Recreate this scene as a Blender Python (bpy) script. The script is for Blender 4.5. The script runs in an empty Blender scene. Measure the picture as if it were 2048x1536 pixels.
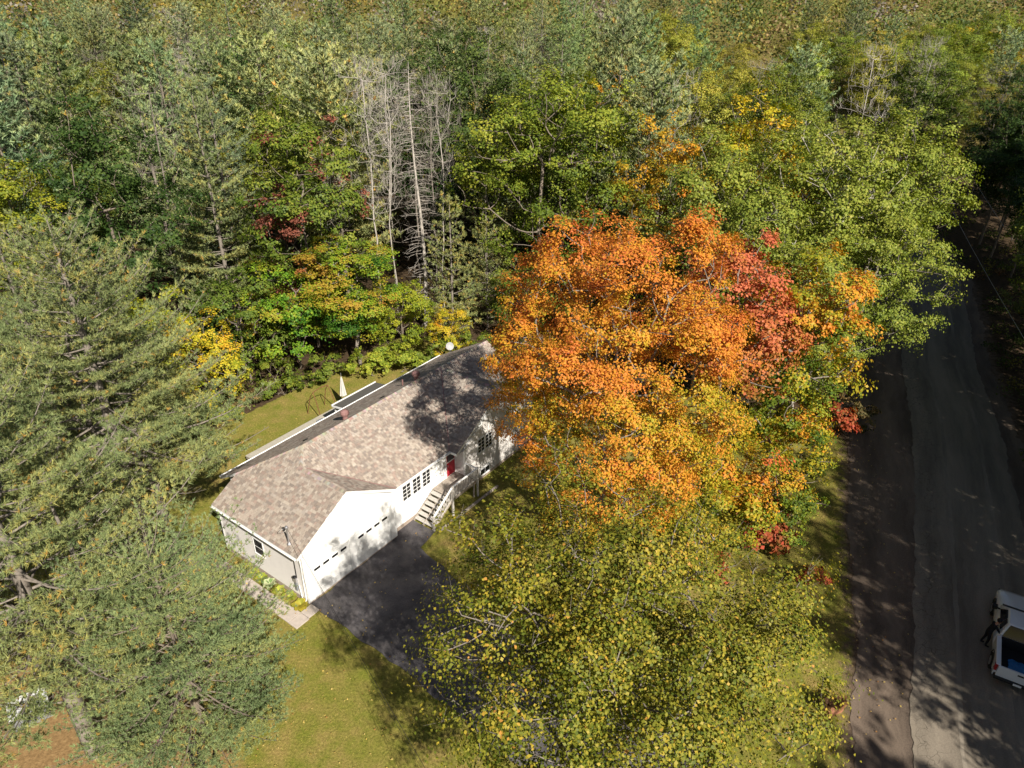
import bpy, bmesh, math, random
import numpy as np
from mathutils import Vector, Matrix, noise as mnoise

# ------------------------------------------------------------------ camera, sky, sun, exposure
SC = bpy.context.scene
COL = SC.collection
TH, ROLL, CAM_H, FPX = 0.510377, 0.010, 27.928, 1440.0
cam_d = bpy.data.cameras.new('camera')
cam_d.sensor_width = 36.0
cam_d.lens = 36.0 * FPX / 2048.0
cam_d.clip_end = 4000
cam = bpy.data.objects.new('camera', cam_d)
COL.objects.link(cam)
fw = Vector((0, math.cos(TH), -math.sin(TH)))
up0 = Vector((0, math.sin(TH), math.cos(TH)))
rt0 = Vector((1, 0, 0))
rt = rt0 * math.cos(ROLL) + up0 * math.sin(ROLL)
up = up0 * math.cos(ROLL) - rt0 * math.sin(ROLL)
mw = Matrix.Identity(4)
for i in range(3):
    mw[i][0] = rt[i]; mw[i][1] = up[i]; mw[i][2] = -fw[i]
mw[0][3], mw[1][3], mw[2][3] = 0, 0, CAM_H
cam.matrix_world = mw
SC.camera = cam

SUN_AZ, SUN_EL = math.radians(-60), math.radians(39.5)     # azimuth from +X, counterclockwise
world = bpy.data.worlds.new('World'); SC.world = world
world.use_nodes = True
wt = world.node_tree
sky = wt.nodes.new('ShaderNodeTexSky'); sky.sky_type = 'NISHITA'; sky.sun_disc = False
sky.sun_elevation = SUN_EL
sky.sun_rotation = math.pi / 2 - SUN_AZ
bg = wt.nodes['Background']; bg.inputs['Strength'].default_value = 0.038
wt.links.new(sky.outputs[0], bg.inputs['Color'])
sun_d = bpy.data.lights.new('sun', 'SUN'); sun_d.energy = 4.6; sun_d.angle = math.radians(0.53)
sun_d.color = (1.0, 0.93, 0.82)
sun = bpy.data.objects.new('sun', sun_d); COL.objects.link(sun)
sdir = Vector((math.cos(SUN_EL) * math.cos(SUN_AZ), math.cos(SUN_EL) * math.sin(SUN_AZ), math.sin(SUN_EL)))
sun.rotation_euler = sdir.to_track_quat('Z', 'Y').to_euler()
SC.view_settings.view_transform = 'Standard'
SC.view_settings.look = 'None'
SC.view_settings.gamma = 1.0
SC.view_settings.exposure = 0.76
SC.view_settings.use_curve_mapping = False
SC.render.engine = 'CYCLES'
SC.cycles.max_bounces = 5
SC.cycles.diffuse_bounces = 3
SC.cycles.glossy_bounces = 2
SC.cycles.transmission_bounces = 4
SC.cycles.transparent_max_bounces = 6

RNG = np.random.default_rng(7)
random.seed(7)

# ------------------------------------------------------------------ materials
def new_mat(name):
    m = bpy.data.materials.new(name); m.use_nodes = True
    nt = m.node_tree; b = nt.nodes['Principled BSDF']
    return m, nt, b

def N(nt, kind, **kw):
    n = nt.nodes.new(kind)
    for k, v in kw.items():
        if k.startswith('i_'):
            n.inputs[k[2:].replace('_', ' ')].default_value = v
        else: setattr(n, k, v)
    return n

def ramp(nt, src, stops):
    r = nt.nodes.new('ShaderNodeValToRGB')
    el = r.color_ramp.elements
    while len(el) < len(stops): el.new(0.5)
    for e, (p, c) in zip(el, stops):
        e.position = p; e.color = (*c, 1) if len(c) == 3 else c
    nt.links.new(src, r.inputs[0]); return r

def mixc(nt, fac, a, b, mode='MIX'):
    n = nt.nodes.new('ShaderNodeMix'); n.data_type = 'RGBA'; n.blend_type = mode
    for sock, v in ((n.inputs[0], fac), (n.inputs[6], a), (n.inputs[7], b)):
        if isinstance(v, bpy.types.NodeSocket): nt.links.new(v, sock)
        elif isinstance(v, (int, float)): sock.default_value = v
        else: sock.default_value = (*v, 1)
    return n.outputs[2]

def plain(name, col, rough=0.7, metal=0.0, var=0.12, scale=6.0, bump=0.0, spec=0.3, coat=0.0):
    m, nt, b = new_mat(name)
    tc = N(nt, 'ShaderNodeTexCoord')
    nz = N(nt, 'ShaderNodeTexNoise', i_Scale=scale, i_Detail=6.0, i_Roughness=0.65)
    nt.links.new(tc.outputs['Object'], nz.inputs['Vector'])
    lo = tuple(c * (1 - var) for c in col); hi = tuple(min(1, c * (1 + var)) for c in col)
    r = ramp(nt, nz.outputs['Fac'], [(0.3, lo), (0.7, hi)])
    nt.links.new(r.outputs[0], b.inputs['Base Color'])
    b.inputs['Roughness'].default_value = rough; b.inputs['Metallic'].default_value = metal
    b.inputs['Specular IOR Level'].default_value = spec
    b.inputs['Coat Weight'].default_value = coat
    if bump:
        bp = N(nt, 'ShaderNodeBump', i_Strength=bump, i_Distance=0.02)
        nt.links.new(nz.outputs['Fac'], bp.inputs['Height']); nt.links.new(bp.outputs[0], b.inputs['Normal'])
    return m

def leaf_mat(name, trans=0.24, gloss=0.16, rough=0.5):
    """colour attribute of the leaves times the object's own tint"""
    m, nt, b = new_mat(name)
    at = N(nt, 'ShaderNodeAttribute', attribute_name='Col')
    oi = N(nt, 'ShaderNodeObjectInfo')
    c = mixc(nt, 1.0, at.outputs['Color'], oi.outputs['Color'], 'MULTIPLY')
    nt.links.new(c, b.inputs['Base Color'])
    b.inputs['Roughness'].default_value = rough
    b.inputs['Specular IOR Level'].default_value = gloss
    tr = N(nt, 'ShaderNodeBsdfTranslucent')
    hs = N(nt, 'ShaderNodeHueSaturation', i_Saturation=1.15, i_Value=1.25)
    nt.links.new(c, hs.inputs['Color']); nt.links.new(hs.outputs[0], tr.inputs['Color'])
    mx = N(nt, 'ShaderNodeMixShader'); mx.inputs[0].default_value = trans
    nt.links.new(b.outputs[0], mx.inputs[1]); nt.links.new(tr.outputs[0], mx.inputs[2])
    nt.links.new(mx.outputs[0], nt.nodes['Material Output'].inputs['Surface'])
    return m

def attr_mat(name, rough=0.85, scale=40.0, var=0.15, bump=0.0, spec=0.2):
    m, nt, b = new_mat(name)
    at = N(nt, 'ShaderNodeAttribute', attribute_name='Col')
    tc = N(nt, 'ShaderNodeTexCoord')
    nz = N(nt, 'ShaderNodeTexNoise', i_Scale=scale, i_Detail=5.0)
    nt.links.new(tc.outputs['Object'], nz.inputs['Vector'])
    r = ramp(nt, nz.outputs['Fac'], [(0.3, (1 - var,) * 3), (0.7, (1 + var,) * 3)])
    c = mixc(nt, 1.0, at.outputs['Color'], r.outputs[0], 'MULTIPLY')
    nt.links.new(c, b.inputs['Base Color'])
    b.inputs['Roughness'].default_value = rough; b.inputs['Specular IOR Level'].default_value = spec
    if bump:
        bp = N(nt, 'ShaderNodeBump', i_Strength=bump, i_Distance=0.03)
        nt.links.new(nz.outputs['Fac'], bp.inputs['Height']); nt.links.new(bp.outputs[0], b.inputs['Normal'])
    return m

M = {}
M['leaf'] = leaf_mat('leaf')
M['needle'] = leaf_mat('needle', trans=0.18, gloss=0.15, rough=0.55)
M['bark'] = plain('bark', (0.20, 0.165, 0.13), 0.9, var=0.35, scale=9, bump=0.6)
M['bark_grey'] = plain('bark_grey', (0.22, 0.19, 0.16), 0.9, var=0.3, scale=7, bump=0.4)
M['bark_pale'] = plain('bark_pale', (0.42, 0.38, 0.335), 0.9, var=0.25, scale=5, bump=0.3)
M['white'] = plain('white_vinyl', (0.80, 0.80, 0.79), 0.55, var=0.02, scale=3)
M['trim'] = plain('white_trim', (0.82, 0.82, 0.81), 0.45, var=0.02, scale=3)
M['white_shaded'] = plain('shaded_white_vinyl', (0.66, 0.63, 0.60), 0.6, var=0.04, scale=2)  # same white siding; grazing light and tree shade put into its greyer colour
M['glass'] = plain('window_glass', (0.012, 0.013, 0.016), 0.06, var=0.3, scale=1.5, spec=0.8)
M['red'] = plain('red_door_paint', (0.42, 0.02, 0.035), 0.35, var=0.15, scale=3)
M['wood'] = plain('weathered_wood', (0.36, 0.31, 0.26), 0.85, var=0.25, scale=10, bump=0.2)
M['woodpale'] = plain('pale_wood', (0.50, 0.47, 0.43), 0.85, var=0.2, scale=10, bump=0.2)
M['deck'] = plain('deck_wood', (0.40, 0.37, 0.31), 0.85, var=0.16, scale=7)
M['dark'] = plain('dark_metal', (0.02, 0.019, 0.018), 0.5, var=0.3)
M['metal'] = plain('galvanised', (0.55, 0.55, 0.58), 0.35, metal=0.8, var=0.1)
M['concrete'] = plain('concrete', (0.47, 0.41, 0.36), 0.9, var=0.12, scale=5, bump=0.15)
M['foundation'] = plain('foundation', (0.42, 0.34, 0.28), 0.9, var=0.2, scale=8)
M['vent'] = plain('vent_brown', (0.27, 0.15, 0.14), 0.45, var=0.1)
M['shingle'] = attr_mat('shingle', rough=0.92, scale=60, var=0.22, bump=0.3)
M['blade'] = attr_mat('grass_blade', rough=0.7, scale=3, var=0.2)
M['rust'] = plain('rusty_metal', (0.17, 0.07, 0.035), 0.8, var=0.4)
M['cover'] = plain('grey_cover', (0.22, 0.23, 0.25), 0.7, var=0.1)
M['cable'] = plain('cable', (0.03, 0.028, 0.026), 0.6)
M['cable_pale'] = plain('cable_pale', (0.5, 0.48, 0.44), 0.6)
M['carwhite'] = plain('car_paint', (0.72, 0.73, 0.74), 0.18, var=0.02, spec=0.6, coat=0.6)
M['rubber'] = plain('rubber', (0.015, 0.015, 0.016), 0.85)
M['taillight'] = plain('taillight', (0.35, 0.02, 0.02), 0.2, spec=0.6)
M['bluetarp'] = plain('blue_tarp', (0.03, 0.16, 0.36), 0.45, var=0.3, scale=4, bump=0.5)
M['cloth_dark'] = plain('dark_cloth', (0.012, 0.012, 0.015), 0.9)
M['skin'] = plain('skin', (0.42, 0.23, 0.16), 0.6, var=0.05)
M['terracotta'] = plain('terracotta', (0.42, 0.19, 0.11), 0.8, var=0.15)

# ground: needle litter / forest soil / lawn weights come from the mesh
def ground_mat():
    m, nt, b = new_mat('ground')
    at = N(nt, 'ShaderNodeAttribute', attribute_name='Zone')     # r lawn, g needle litter, b dirt
    sep = N(nt, 'ShaderNodeSeparateColor'); nt.links.new(at.outputs['Color'], sep.inputs[0])
    tc = N(nt, 'ShaderNodeTexCoord')
    def nz(s, d=6.0, r=0.6):
        n = N(nt, 'ShaderNodeTexNoise', i_Scale=s, i_Detail=d, i_Roughness=r)
        nt.links.new(tc.outputs['Object'], n.inputs['Vector']); return n.outputs['Fac']
    big, mid, fine = nz(0.22), nz(1.1), nz(9.0, 8.0, 0.75)
    g1 = ramp(nt, fine, [(0.28, (0.06, 0.085, 0.012)), (0.52, (0.17, 0.18, 0.028)), (0.75, (0.30, 0.28, 0.055))]).outputs[0]
    g2 = ramp(nt, fine, [(0.28, (0.16, 0.11, 0.035)), (0.55, (0.33, 0.235, 0.085)), (0.78, (0.45, 0.33, 0.14))]).outputs[0]
    fm = ramp(nt, mid, [(0.35, (0.0,) * 3), (0.68, (1.0,) * 3)]).outputs[0]
    fb = ramp(nt, big, [(0.35, (0.35,) * 3), (0.6, (1.0,) * 3)]).outputs[0]
    fmul = mixc(nt, 1.0, fm, fb, 'MULTIPLY')
    lawn = mixc(nt, fmul, g1, g2)
    soil = ramp(nt, nz(3.5, 8.0, 0.7), [(0.3, (0.03, 0.022, 0.014)), (0.6, (0.09, 0.06, 0.035)), (0.8, (0.16, 0.11, 0.06))]).outputs[0]
    needles = ramp(nt, nz(6.0, 8.0, 0.75), [(0.3, (0.13, 0.08, 0.035)), (0.55, (0.30, 0.19, 0.085)), (0.8, (0.42, 0.29, 0.14))]).outputs[0]
    dirt = ramp(nt, nz(4.0, 8.0, 0.75), [(0.3, (0.07, 0.05, 0.035)), (0.55, (0.16, 0.115, 0.08)), (0.8, (0.26, 0.19, 0.13))]).outputs[0]
    edge = nz(2.2, 5.0, 0.65)
    def soft(sock):       # ragged transition
        a = N(nt, 'ShaderNodeMath', operation='ADD'); nt.links.new(sock, a.inputs[0])
        s_ = N(nt, 'ShaderNodeMath', operation='MULTIPLY_ADD'); nt.links.new(edge, s_.inputs[0])
        s_.inputs[1].default_value = 0.9; s_.inputs[2].default_value = -0.45
        nt.links.new(s_.outputs[0], a.inputs[1])
        r = ramp(nt, a.outputs[0], [(0.40, (0,) * 3), (0.60, (1,) * 3)]); return r.outputs[0]
    c = mixc(nt, soft(sep.outputs[1]), soil, needles)
    c = mixc(nt, soft(sep.outputs[0]), c, lawn)
    c = mixc(nt, soft(sep.outputs[2]), c, dirt)
    nt.links.new(c, b.inputs['Base Color'])
    b.inputs['Roughness'].default_value = 0.95; b.inputs['Specular IOR Level'].default_value = 0.1
    bp = N(nt, 'ShaderNodeBump', i_Strength=0.8, i_Distance=0.06)
    nt.links.new(fine, bp.inputs['Height']); nt.links.new(bp.outputs[0], b.inputs['Normal'])
    return m
M['ground'] = ground_mat()

def asphalt_mat(name, c0, c1, crack=0.0, dust=(0.2, 0.16, 0.12), dustamt=0.0, stretch=(1, 1, 1)):
    m, nt, b = new_mat(name)
    tc = N(nt, 'ShaderNodeTexCoord')
    mp = N(nt, 'ShaderNodeMapping'); mp.inputs['Scale'].default_value = stretch
    nt.links.new(tc.outputs['UV'], mp.inputs[0])
    def nz(s, d=6.0, r=0.6, src=None):
        n = N(nt, 'ShaderNodeTexNoise', i_Scale=s, i_Detail=d, i_Roughness=r)
        nt.links.new(src or tc.outputs['UV'], n.inputs['Vector']); return n.outputs['Fac']
    base = ramp(nt, nz(14.0, 8.0, 0.8), [(0.3, c0), (0.7, c1)]).outputs[0]
    big = ramp(nt, nz(0.5, 5.0, 0.6, mp.outputs[0]), [(0.38, (0.72,) * 3), (0.62, (1.25,) * 3)]).outputs[0]
    c = mixc(nt, 1.0, base, big, 'MULTIPLY')
    if dustamt:
        f = ramp(nt, nz(0.8, 7.0, 0.7, mp.outputs[0]), [(0.45, (0,) * 3), (0.72, (dustamt,) * 3)]).outputs[0]
        c = mixc(nt, f, c, dust)
    if crack:
        wv = N(nt, 'ShaderNodeTexNoise', i_Scale=2.5, i_Detail=4.0)
        nt.links.new(tc.outputs['UV'], wv.inputs['Vector'])
        add = N(nt, 'ShaderNodeVectorMath', operation='MULTIPLY_ADD')
        nt.links.new(wv.outputs['Color'], add.inputs[0]); add.inputs[1].default_value = (0.35,) * 3
        nt.links.new(tc.outputs['UV'], add.inputs[2])
        vo = N(nt, 'ShaderNodeTexVoronoi', feature='DISTANCE_TO_EDGE', i_Scale=2.6)
        nt.links.new(add.outputs[0], vo.inputs['Vector'])
        cr = ramp(nt, vo.outputs['Distance'], [(0.0, (1,) * 3), (0.045, (0,) * 3)]).outputs[0]
        at = N(nt, 'ShaderNodeAttribute', attribute_name='Edge')
        msk = mixc(nt, 1.0, mixc(nt, 1.0, cr, at.outputs['Color'], 'MULTIPLY'), ramp(nt, nz(.9, 4.0, .6), [(0.4, (.05,) * 3), (0.6, (.85,) * 3)]).outputs[0], 'MULTIPLY')
        c = mixc(nt, msk, c, (0.018, 0.015, 0.012))
    nt.links.new(c, b.inputs['Base Color'])
    b.inputs['Roughness'].default_value = 0.9; b.inputs['Specular IOR Level'].default_value = 0.25
    bp = N(nt, 'ShaderNodeBump', i_Strength=0.4, i_Distance=0.01)
    nt.links.new(nz(30.0, 6.0, 0.8), bp.inputs['Height']); nt.links.new(bp.outputs[0], b.inputs['Normal'])
    return m
M['driveway'] = asphalt_mat('driveway', (0.05, 0.046, 0.05), (0.13, 0.12, 0.125), 0, (0.2, 0.18, 0.17), 0.6)
M['road'] = asphalt_mat('road', (0.14, 0.12, 0.095), (0.26, 0.22, 0.17), 0.9, (0.34, 0.29, 0.22), 0.4, (1, .12, 1))
M['shoulder'] = asphalt_mat('shoulder', (0.07, 0.052, 0.04), (0.19, 0.145, 0.11), 0, (0.26, 0.2, 0.15), 0.6, (1, .15, 1))
M['dishgrey'] = plain('dish_grey', (0.36, 0.36, 0.36), 0.5, var=0.15, scale=6)
M['canvas'] = plain('canvas', (0.55, 0.54, 0.50), 0.9, var=0.12, scale=5)
M['porchroof'] = plain('porch_roof', (0.10, 0.095, 0.085), 0.9, var=0.2, scale=12)

# ------------------------------------------------------------------ object helpers
def link(o, parent=None, label=None, cat=None, group=None, kind=None):
    if parent is not None: o.parent = parent
    for k, v in (('label', label), ('category', cat), ('group', group), ('kind', kind)):
        if v: o[k] = v
    COL.objects.link(o); return o

def empty(name, loc=(0, 0, 0), rz=0.0, **kw):
    o = bpy.data.objects.new(name, None); o.location = loc; o.rotation_euler = (0, 0, rz)
    o.empty_display_size = 0.3
    return link(o, **kw)

class MB:
    """collects polygons, builds one mesh"""
    def __init__(s): s.v = []; s.f = []; s.c = []
    def poly(s, pts, col=None):
        n = len(s.v); s.v += [tuple(p) for p in pts]; s.f.append(tuple(range(n, n + len(pts)))); s.c.append(col)
    def box(s, x0, x1, y0, y1, z0, z1, col=None, M_=None):
        P = [(x0, y0, z0), (x1, y0, z0), (x1, y1, z0), (x0, y1, z0), (x0, y0, z1), (x1, y0, z1), (x1, y1, z1), (x0, y1, z1)]
        if M_ is not None: P = [tuple(M_ @ Vector(p)) for p in P]
        n = len(s.v); s.v += P
        for f in ((0, 3, 2, 1), (4, 5, 6, 7), (0, 1, 5, 4), (1, 2, 6, 5), (2, 3, 7, 6), (3, 0, 4, 7)):
            s.f.append(tuple(n + i for i in f)); s.c.append(col)
        return s
    def bar(s, a, b, w, h=None, col=None):
        """rectangular bar from a to b"""
        a = Vector(a); b = Vector(b); h = h or w
        d = (b - a); L = d.length; q = d.to_track_quat('Z', 'Y').to_matrix().to_4x4()
        q.translation = a
        return s.box(-w / 2, w / 2, -h / 2, h / 2, 0, L, col, q)
    def tube(s, pts, r, n=8, col=None, cap=True):
        rs = r if isinstance(r, (list, tuple)) else [r] * len(pts)
        rings = []
        prev = None
        for i, p in enumerate(pts):
            p = Vector(p)
            d = (Vector(pts[min(i + 1, len(pts) - 1)]) - Vector(pts[max(i - 1, 0)])).normalized()
            if prev is None:
                u = d.orthogonal().normalized()
            else:
                u = (prev - d * prev.dot(d)).normalized()
            prev = u; w = d.cross(u)
            base = len(s.v)
            s.v += [tuple(p + (u * math.cos(2 * math.pi * k / n) + w * math.sin(2 * math.pi * k / n)) * rs[i]) for k in range(n)]
            rings.append(base)
        for a, b in zip(rings, rings[1:]):
            for k in range(n):
                s.f.append((a + k, a + (k + 1) % n, b + (k + 1) % n, b + k)); s.c.append(col)
        if cap:
            s.f.append(tuple(rings[0] + k for k in reversed(range(n)))); s.c.append(col)
            s.f.append(tuple(rings[-1] + k for k in range(n))); s.c.append(col)
        return s
    def lathe(s, prof, n=20, o=(0, 0, 0), col=None):
        rings = []
        for r, z in prof:
            base = len(s.v)
            s.v += [(o[0] + r * math.cos(2 * math.pi * k / n), o[1] + r * math.sin(2 * math.pi * k / n), o[2] + z) for k in range(n)]
            rings.append(base)
        for a, b in zip(rings, rings[1:]):
            for k in range(n):
                s.f.append((a + k, a + (k + 1) % n, b + (k + 1) % n, b + k)); s.c.append(col)
        s.f.append(tuple(rings[-1] + k for k in range(n))); s.c.append(col)
        s.f.append(tuple(rings[0] + k for k in reversed(range(n)))); s.c.append(col)
        return s
    def mesh(s, name):
        me = bpy.data.meshes.new(name); me.from_pydata(s.v, [], s.f); 
        if any(c is not None for c in s.c):
            at = me.color_attributes.new('Col', 'FLOAT_COLOR', 'CORNER')
            arr = []
            for f, c in zip(s.f, s.c):
                c = c or (0.5, 0.5, 0.5); arr += [c[0], c[1], c[2], 1.0] * len(f)
            at.data.foreach_set('color', arr)
        me.update(); return me
    def obj(s, name, mat, parent=None, bevel=0.0, smooth=False, **kw):
        me = s.mesh(name); me.materials.append(mat)
        if bevel:
            bm = bmesh.new(); bm.from_mesh(me)
            bmesh.ops.remove_doubles(bm, verts=bm.verts, dist=1e-5)
            bmesh.ops.bevel(bm, geom=bm.edges[:] + bm.verts[:], offset=bevel, segments=2, affect='EDGES', profile=0.6)
            bm.to_mesh(me); bm.free()
        if smooth:
            for p in me.polygons: p.use_smooth = True
        o = bpy.data.objects.new(name, me); return link(o, parent, **kw)

def npmesh(name, V, F, col=None, mat=None, smooth=False):
    """V (n,3), F (m,k) constant k, col per face (m,3)"""
    V = np.asarray(V, np.float32); F = np.asarray(F, np.int32); m, k = F.shape
    me = bpy.data.meshes.new(name)
    me.vertices.add(len(V)); me.vertices.foreach_set('co', V.ravel())
    me.loops.add(m * k); me.loops.foreach_set('vertex_index', F.ravel())
    me.polygons.add(m)
    me.polygons.foreach_set('loop_start', np.arange(0, m * k, k, dtype=np.int32))
    me.update(calc_edges=True)
    if col is not None:
        at = me.color_attributes.new('Col', 'FLOAT_COLOR', 'CORNER')
        c4 = np.ones((m, k, 4), np.float32); c4[:, :, :3] = np.asarray(col, np.float32)[:, None, :]
        at.data.foreach_set('color', c4.ravel())
    if smooth: me.polygons.foreach_set('use_smooth', np.ones(m, bool))
    if mat: me.materials.append(mat)
    return me

def nrm(a): return a / (np.linalg.norm(a, axis=-1, keepdims=True) + 1e-9)

# ------------------------------------------------------------------ vegetation generators
def leaf_quads(P, Nn, size, rng):
    """rhombic, slightly folded leaves at P with normals Nn"""
    n = len(P)
    r = rng.normal(size=(n, 3)); t = nrm(np.cross(Nn, r)); b = np.cross(Nn, t)
    L = size * rng.uniform(0.7, 1.3, (n, 1)); W = L * rng.uniform(0.6, 0.9, (n, 1))
    fold = Nn * L * 0.16
    V = np.stack([P - t * L * .5, P + b * W * .5 + fold, P + t * L * .5, P - b * W * .5 + fold], 1).reshape(-1, 3)
    F = np.arange(n * 4).reshape(n, 4)
    return V, F

def tubes(A, B, ra, rb, k=5):
    n = len(A); d = nrm(B - A)
    ref = np.where(np.abs(d[:, 2:3]) > 0.9, np.array([[1., 0, 0]]), np.array([[0, 0, 1.]]))
    u = nrm(np.cross(d, ref)); w = np.cross(d, u)
    ang = np.arange(k) * 2 * np.pi / k
    ring = u[:, None, :] * np.cos(ang)[None, :, None] + w[:, None, :] * np.sin(ang)[None, :, None]
    VA = A[:, None, :] + ring * ra[:, None, None]; VB = B[:, None, :] + ring * rb[:, None, None]
    V = np.concatenate([VA, VB], 1).reshape(-1, 3)
    i = np.arange(k); j = (i + 1) % k
    f = np.stack([i, j, j + k, i + k], 1)
    F = (np.arange(n) * 2 * k)[:, None, None] + f[None]
    return V, F.reshape(-1, 4)

def skeleton(trunk, targets, rng, step=0.9, rtip=0.018, expo=2.3, curl=0.12):
    """grow limbs from a trunk polyline to all targets; returns A,B,ra,rb"""
    nodes = [np.array(p, float) for p in trunk]; par = [-1] + list(range(len(trunk) - 1))
    plen = [0.0]
    for i in range(1, len(nodes)): plen.append(plen[-1] + np.linalg.norm(nodes[i] - nodes[i - 1]) * 0.3)
    c0 = np.array(trunk[len(trunk) // 2], float)
    order = np.argsort(np.linalg.norm(targets - c0, axis=1))
    NA = np.array(nodes); PL = np.array(plen)
    for ti in order:
        t = targets[ti]
        d = np.linalg.norm(NA - t, axis=1)
        below = np.maximum(0, NA[:, 2] - t[2]) * 0.9
        cost = d + 0.45 * PL + below
        cost[0] += 5
        i = int(np.argmin(cost))
        a = NA[i]; L = np.linalg.norm(t - a); k = max(1, int(round(L / step)))
        prev = i; pts = []
        bow = rng.normal(size=3) * curl * L; bow[2] = -abs(bow[2]) * .5 + 0.05 * L
        for s in range(1, k + 1):
            u = s / k
            p = a + (t - a) * u + bow * math.sin(math.pi * u)
            par.append(prev); prev = len(par) - 1; pts.append(p)
        PLn = PL[i] + np.cumsum(np.full(k, L / k))
        NA = np.vstack([NA, np.array(pts)]); PL = np.concatenate([PL, PLn])
    n = len(par); acc = np.zeros(n)
    ch = np.zeros(n, bool)
    for i in range(n - 1, 0, -1):
        if not ch[i]: acc[i] = rtip ** expo
        acc[par[i]] += acc[i]; ch[par[i]] = True
    R = acc ** (1 / expo)
    idx = np.arange(1, n); pa = np.array(par)[1:]
    ra = np.minimum(R[pa], R[idx] * 1.6); 
    return NA[pa], NA[idx], ra, R[idx], NA

def lerp_palette(stops, t):
    xs = np.array([s[0] for s in stops]); cs = np.array([s[1] for s in stops])
    t = np.clip(t, xs[0], xs[-1])
    return np.stack([np.interp(t, xs, cs[:, k]) for k in range(3)], 1)

def fnoise(P, s, seed=0.0):
    return np.array([mnoise.noise(Vector((p[0] * s + seed, p[1] * s + seed * .7, p[2] * s - seed))) for p in P])

def crown_targets(n, hc, R, Rz, rng, inner=0.45, lump=0.28, seed=0., top=1.0, cut=-0.75, lobes=0, lobr=.34):
    """limb-end points gathered in lobes so that dark gaps stay between them; also their outward directions"""
    lobes = lobes or max(9, int(7 + R * R * (.62 if n > 400 else .95)))
    def env(d): return 1 + lump * 1.6 * mnoise.noise(Vector((d[0] * 1.9 + seed, d[1] * 1.9, d[2] * 1.9 + seed)))
    L = []
    for k in range(lobes):
        best = None
        for q in range(14):
            d = rng.normal(size=3); d /= np.linalg.norm(d)
            if d[2] < cut: continue
            m = min([np.linalg.norm(d - e) for e, _ in L] or [9]) * rng.uniform(.8, 1.2)
            if best is None or m > best[0]: best = (m, d)
        if best is None: continue
        d = best[1]; L.append((d, env(d) * rng.uniform(.58, .74)))
    out = []; D = []; rl = [rng.uniform(.75, 1.25) for _ in L]
    while len(out) < n:
        k = rng.integers(0, len(L)); d, r = L[k]
        e = rng.normal(size=3) + d * .7 + np.array([0, 0, .25]); e /= np.linalg.norm(e)
        q = d * r + e * lobr * rl[k] * rng.uniform(.55, 1.0)
        if rng.random() < (.04 if n > 400 else .12): q = d * r * rng.uniform(inner, .9)
        out.append((q[0] * R, q[1] * R, hc + q[2] * Rz * (top if q[2] > 0 else 1))); D.append(e)
    return np.array(out), np.array(D)

def broadleaf(name, h, R, Rz, hc, nclump, leaves, size, rng, colfn, clump=0.9, mat_b='bark', inner=0.45, lump=0.28,
              seed=0., squash=0.62, cut=-0.75, rtip=0.02, up=0.55, twig=True, offset=(0, 0), fill=0.5, top=1.0):
    """returns (trunk mesh, crown mesh)"""
    T, LD = crown_targets(nclump, hc, R, Rz, rng, inner, lump, seed, top, cut)
    T[:, 0] += offset[0]; T[:, 1] += offset[1]
    fork = hc - Rz * 0.62
    kk = 5
    trunk = [(0, 0, -0.3)] + [(rng.normal() * .06 * i + offset[0] * i / kk * .5, rng.normal() * .06 * i + offset[1] * i / kk * .5, fork * i / kk) for i in range(1, kk + 1)]
    trunk.append((offset[0] * .7, offset[1] * .7, hc))
    A, B, ra, rb, nodes = skeleton(trunk, T, rng, rtip=rtip, step=.55)
    V, F = tubes(A, B, ra, rb, 5)
    if twig:       # bare twigs fanning out of the clumps
        k = 3
        A2 = np.repeat(T, k, 0); dd = nrm(nrm(A2 - np.array([offset[0], offset[1], hc - Rz * .6])) + rng.normal(size=A2.shape) * .6)
        B2 = A2 + dd * clump * rng.uniform(.3, .8, (len(A2), 1))
        V2, F2 = tubes(A2, B2, np.full(len(A2), rtip * .4), np.full(len(A2), rtip * .2), 3)
        # 3-gon tubes give quads as well
        F = np.vstack([F, F2 + len(V)]); V = np.vstack([V, V2])
    tm = npmesh('trunk', V, F, None, M[mat_b], smooth=True)
    # leaves: each clump is a handful of sub tufts
    per = rng.dirichlet(np.full(nclump, 6.0)) * leaves
    cen = np.array([offset[0], offset[1], hc - Rz * 0.35])
    P = []; Nn = []; cid = []
    for i in range(nclump):
        k = max(6, int(per[i])); rc = clump * rng.uniform(.65, 1.25)
        outd = nrm((T[i] - cen)[None])[0]
        nt_ = max(3, k // 16)
        td = nrm(rng.normal(size=(nt_, 3)) + LD[i] * .6 + np.array([0, 0, .25]))
        tr_ = rc * (fill + (1 - fill) * rng.random((nt_, 1)))
        tc = td * tr_; tc[:, 2] *= squash
        which = rng.integers(0, nt_, k)
        loc = tc[which] + rng.normal(size=(k, 3)) * rc * np.array([.2, .2, .13])
        P.append(T[i] + loc)
        Nn.append(nrm(nrm(loc) * .5 + outd * .2 + LD[i] * .55 + np.array([0, 0, up * .8]) + rng.normal(size=(k, 3)) * .38))
        cid.append(np.full(k, i))
    P = np.vstack(P); Nn = np.vstack(Nn); cid = np.concatenate(cid)
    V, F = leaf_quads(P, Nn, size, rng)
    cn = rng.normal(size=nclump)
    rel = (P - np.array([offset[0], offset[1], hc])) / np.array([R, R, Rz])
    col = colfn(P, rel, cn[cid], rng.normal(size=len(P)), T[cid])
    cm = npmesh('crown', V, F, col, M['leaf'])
    return tm, cm

GREEN = [(0, (0.04, 0.075, 0.012)), (.35, (0.10, 0.15, 0.02)), (.65, (0.20, 0.235, 0.03)), (1, (0.32, 0.31, 0.05))]
def col_green(P, rel, c, l, T): return lerp_palette(GREEN, .45 + .1 * c + .13 * l + .08 * rel[:, 2])

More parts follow.
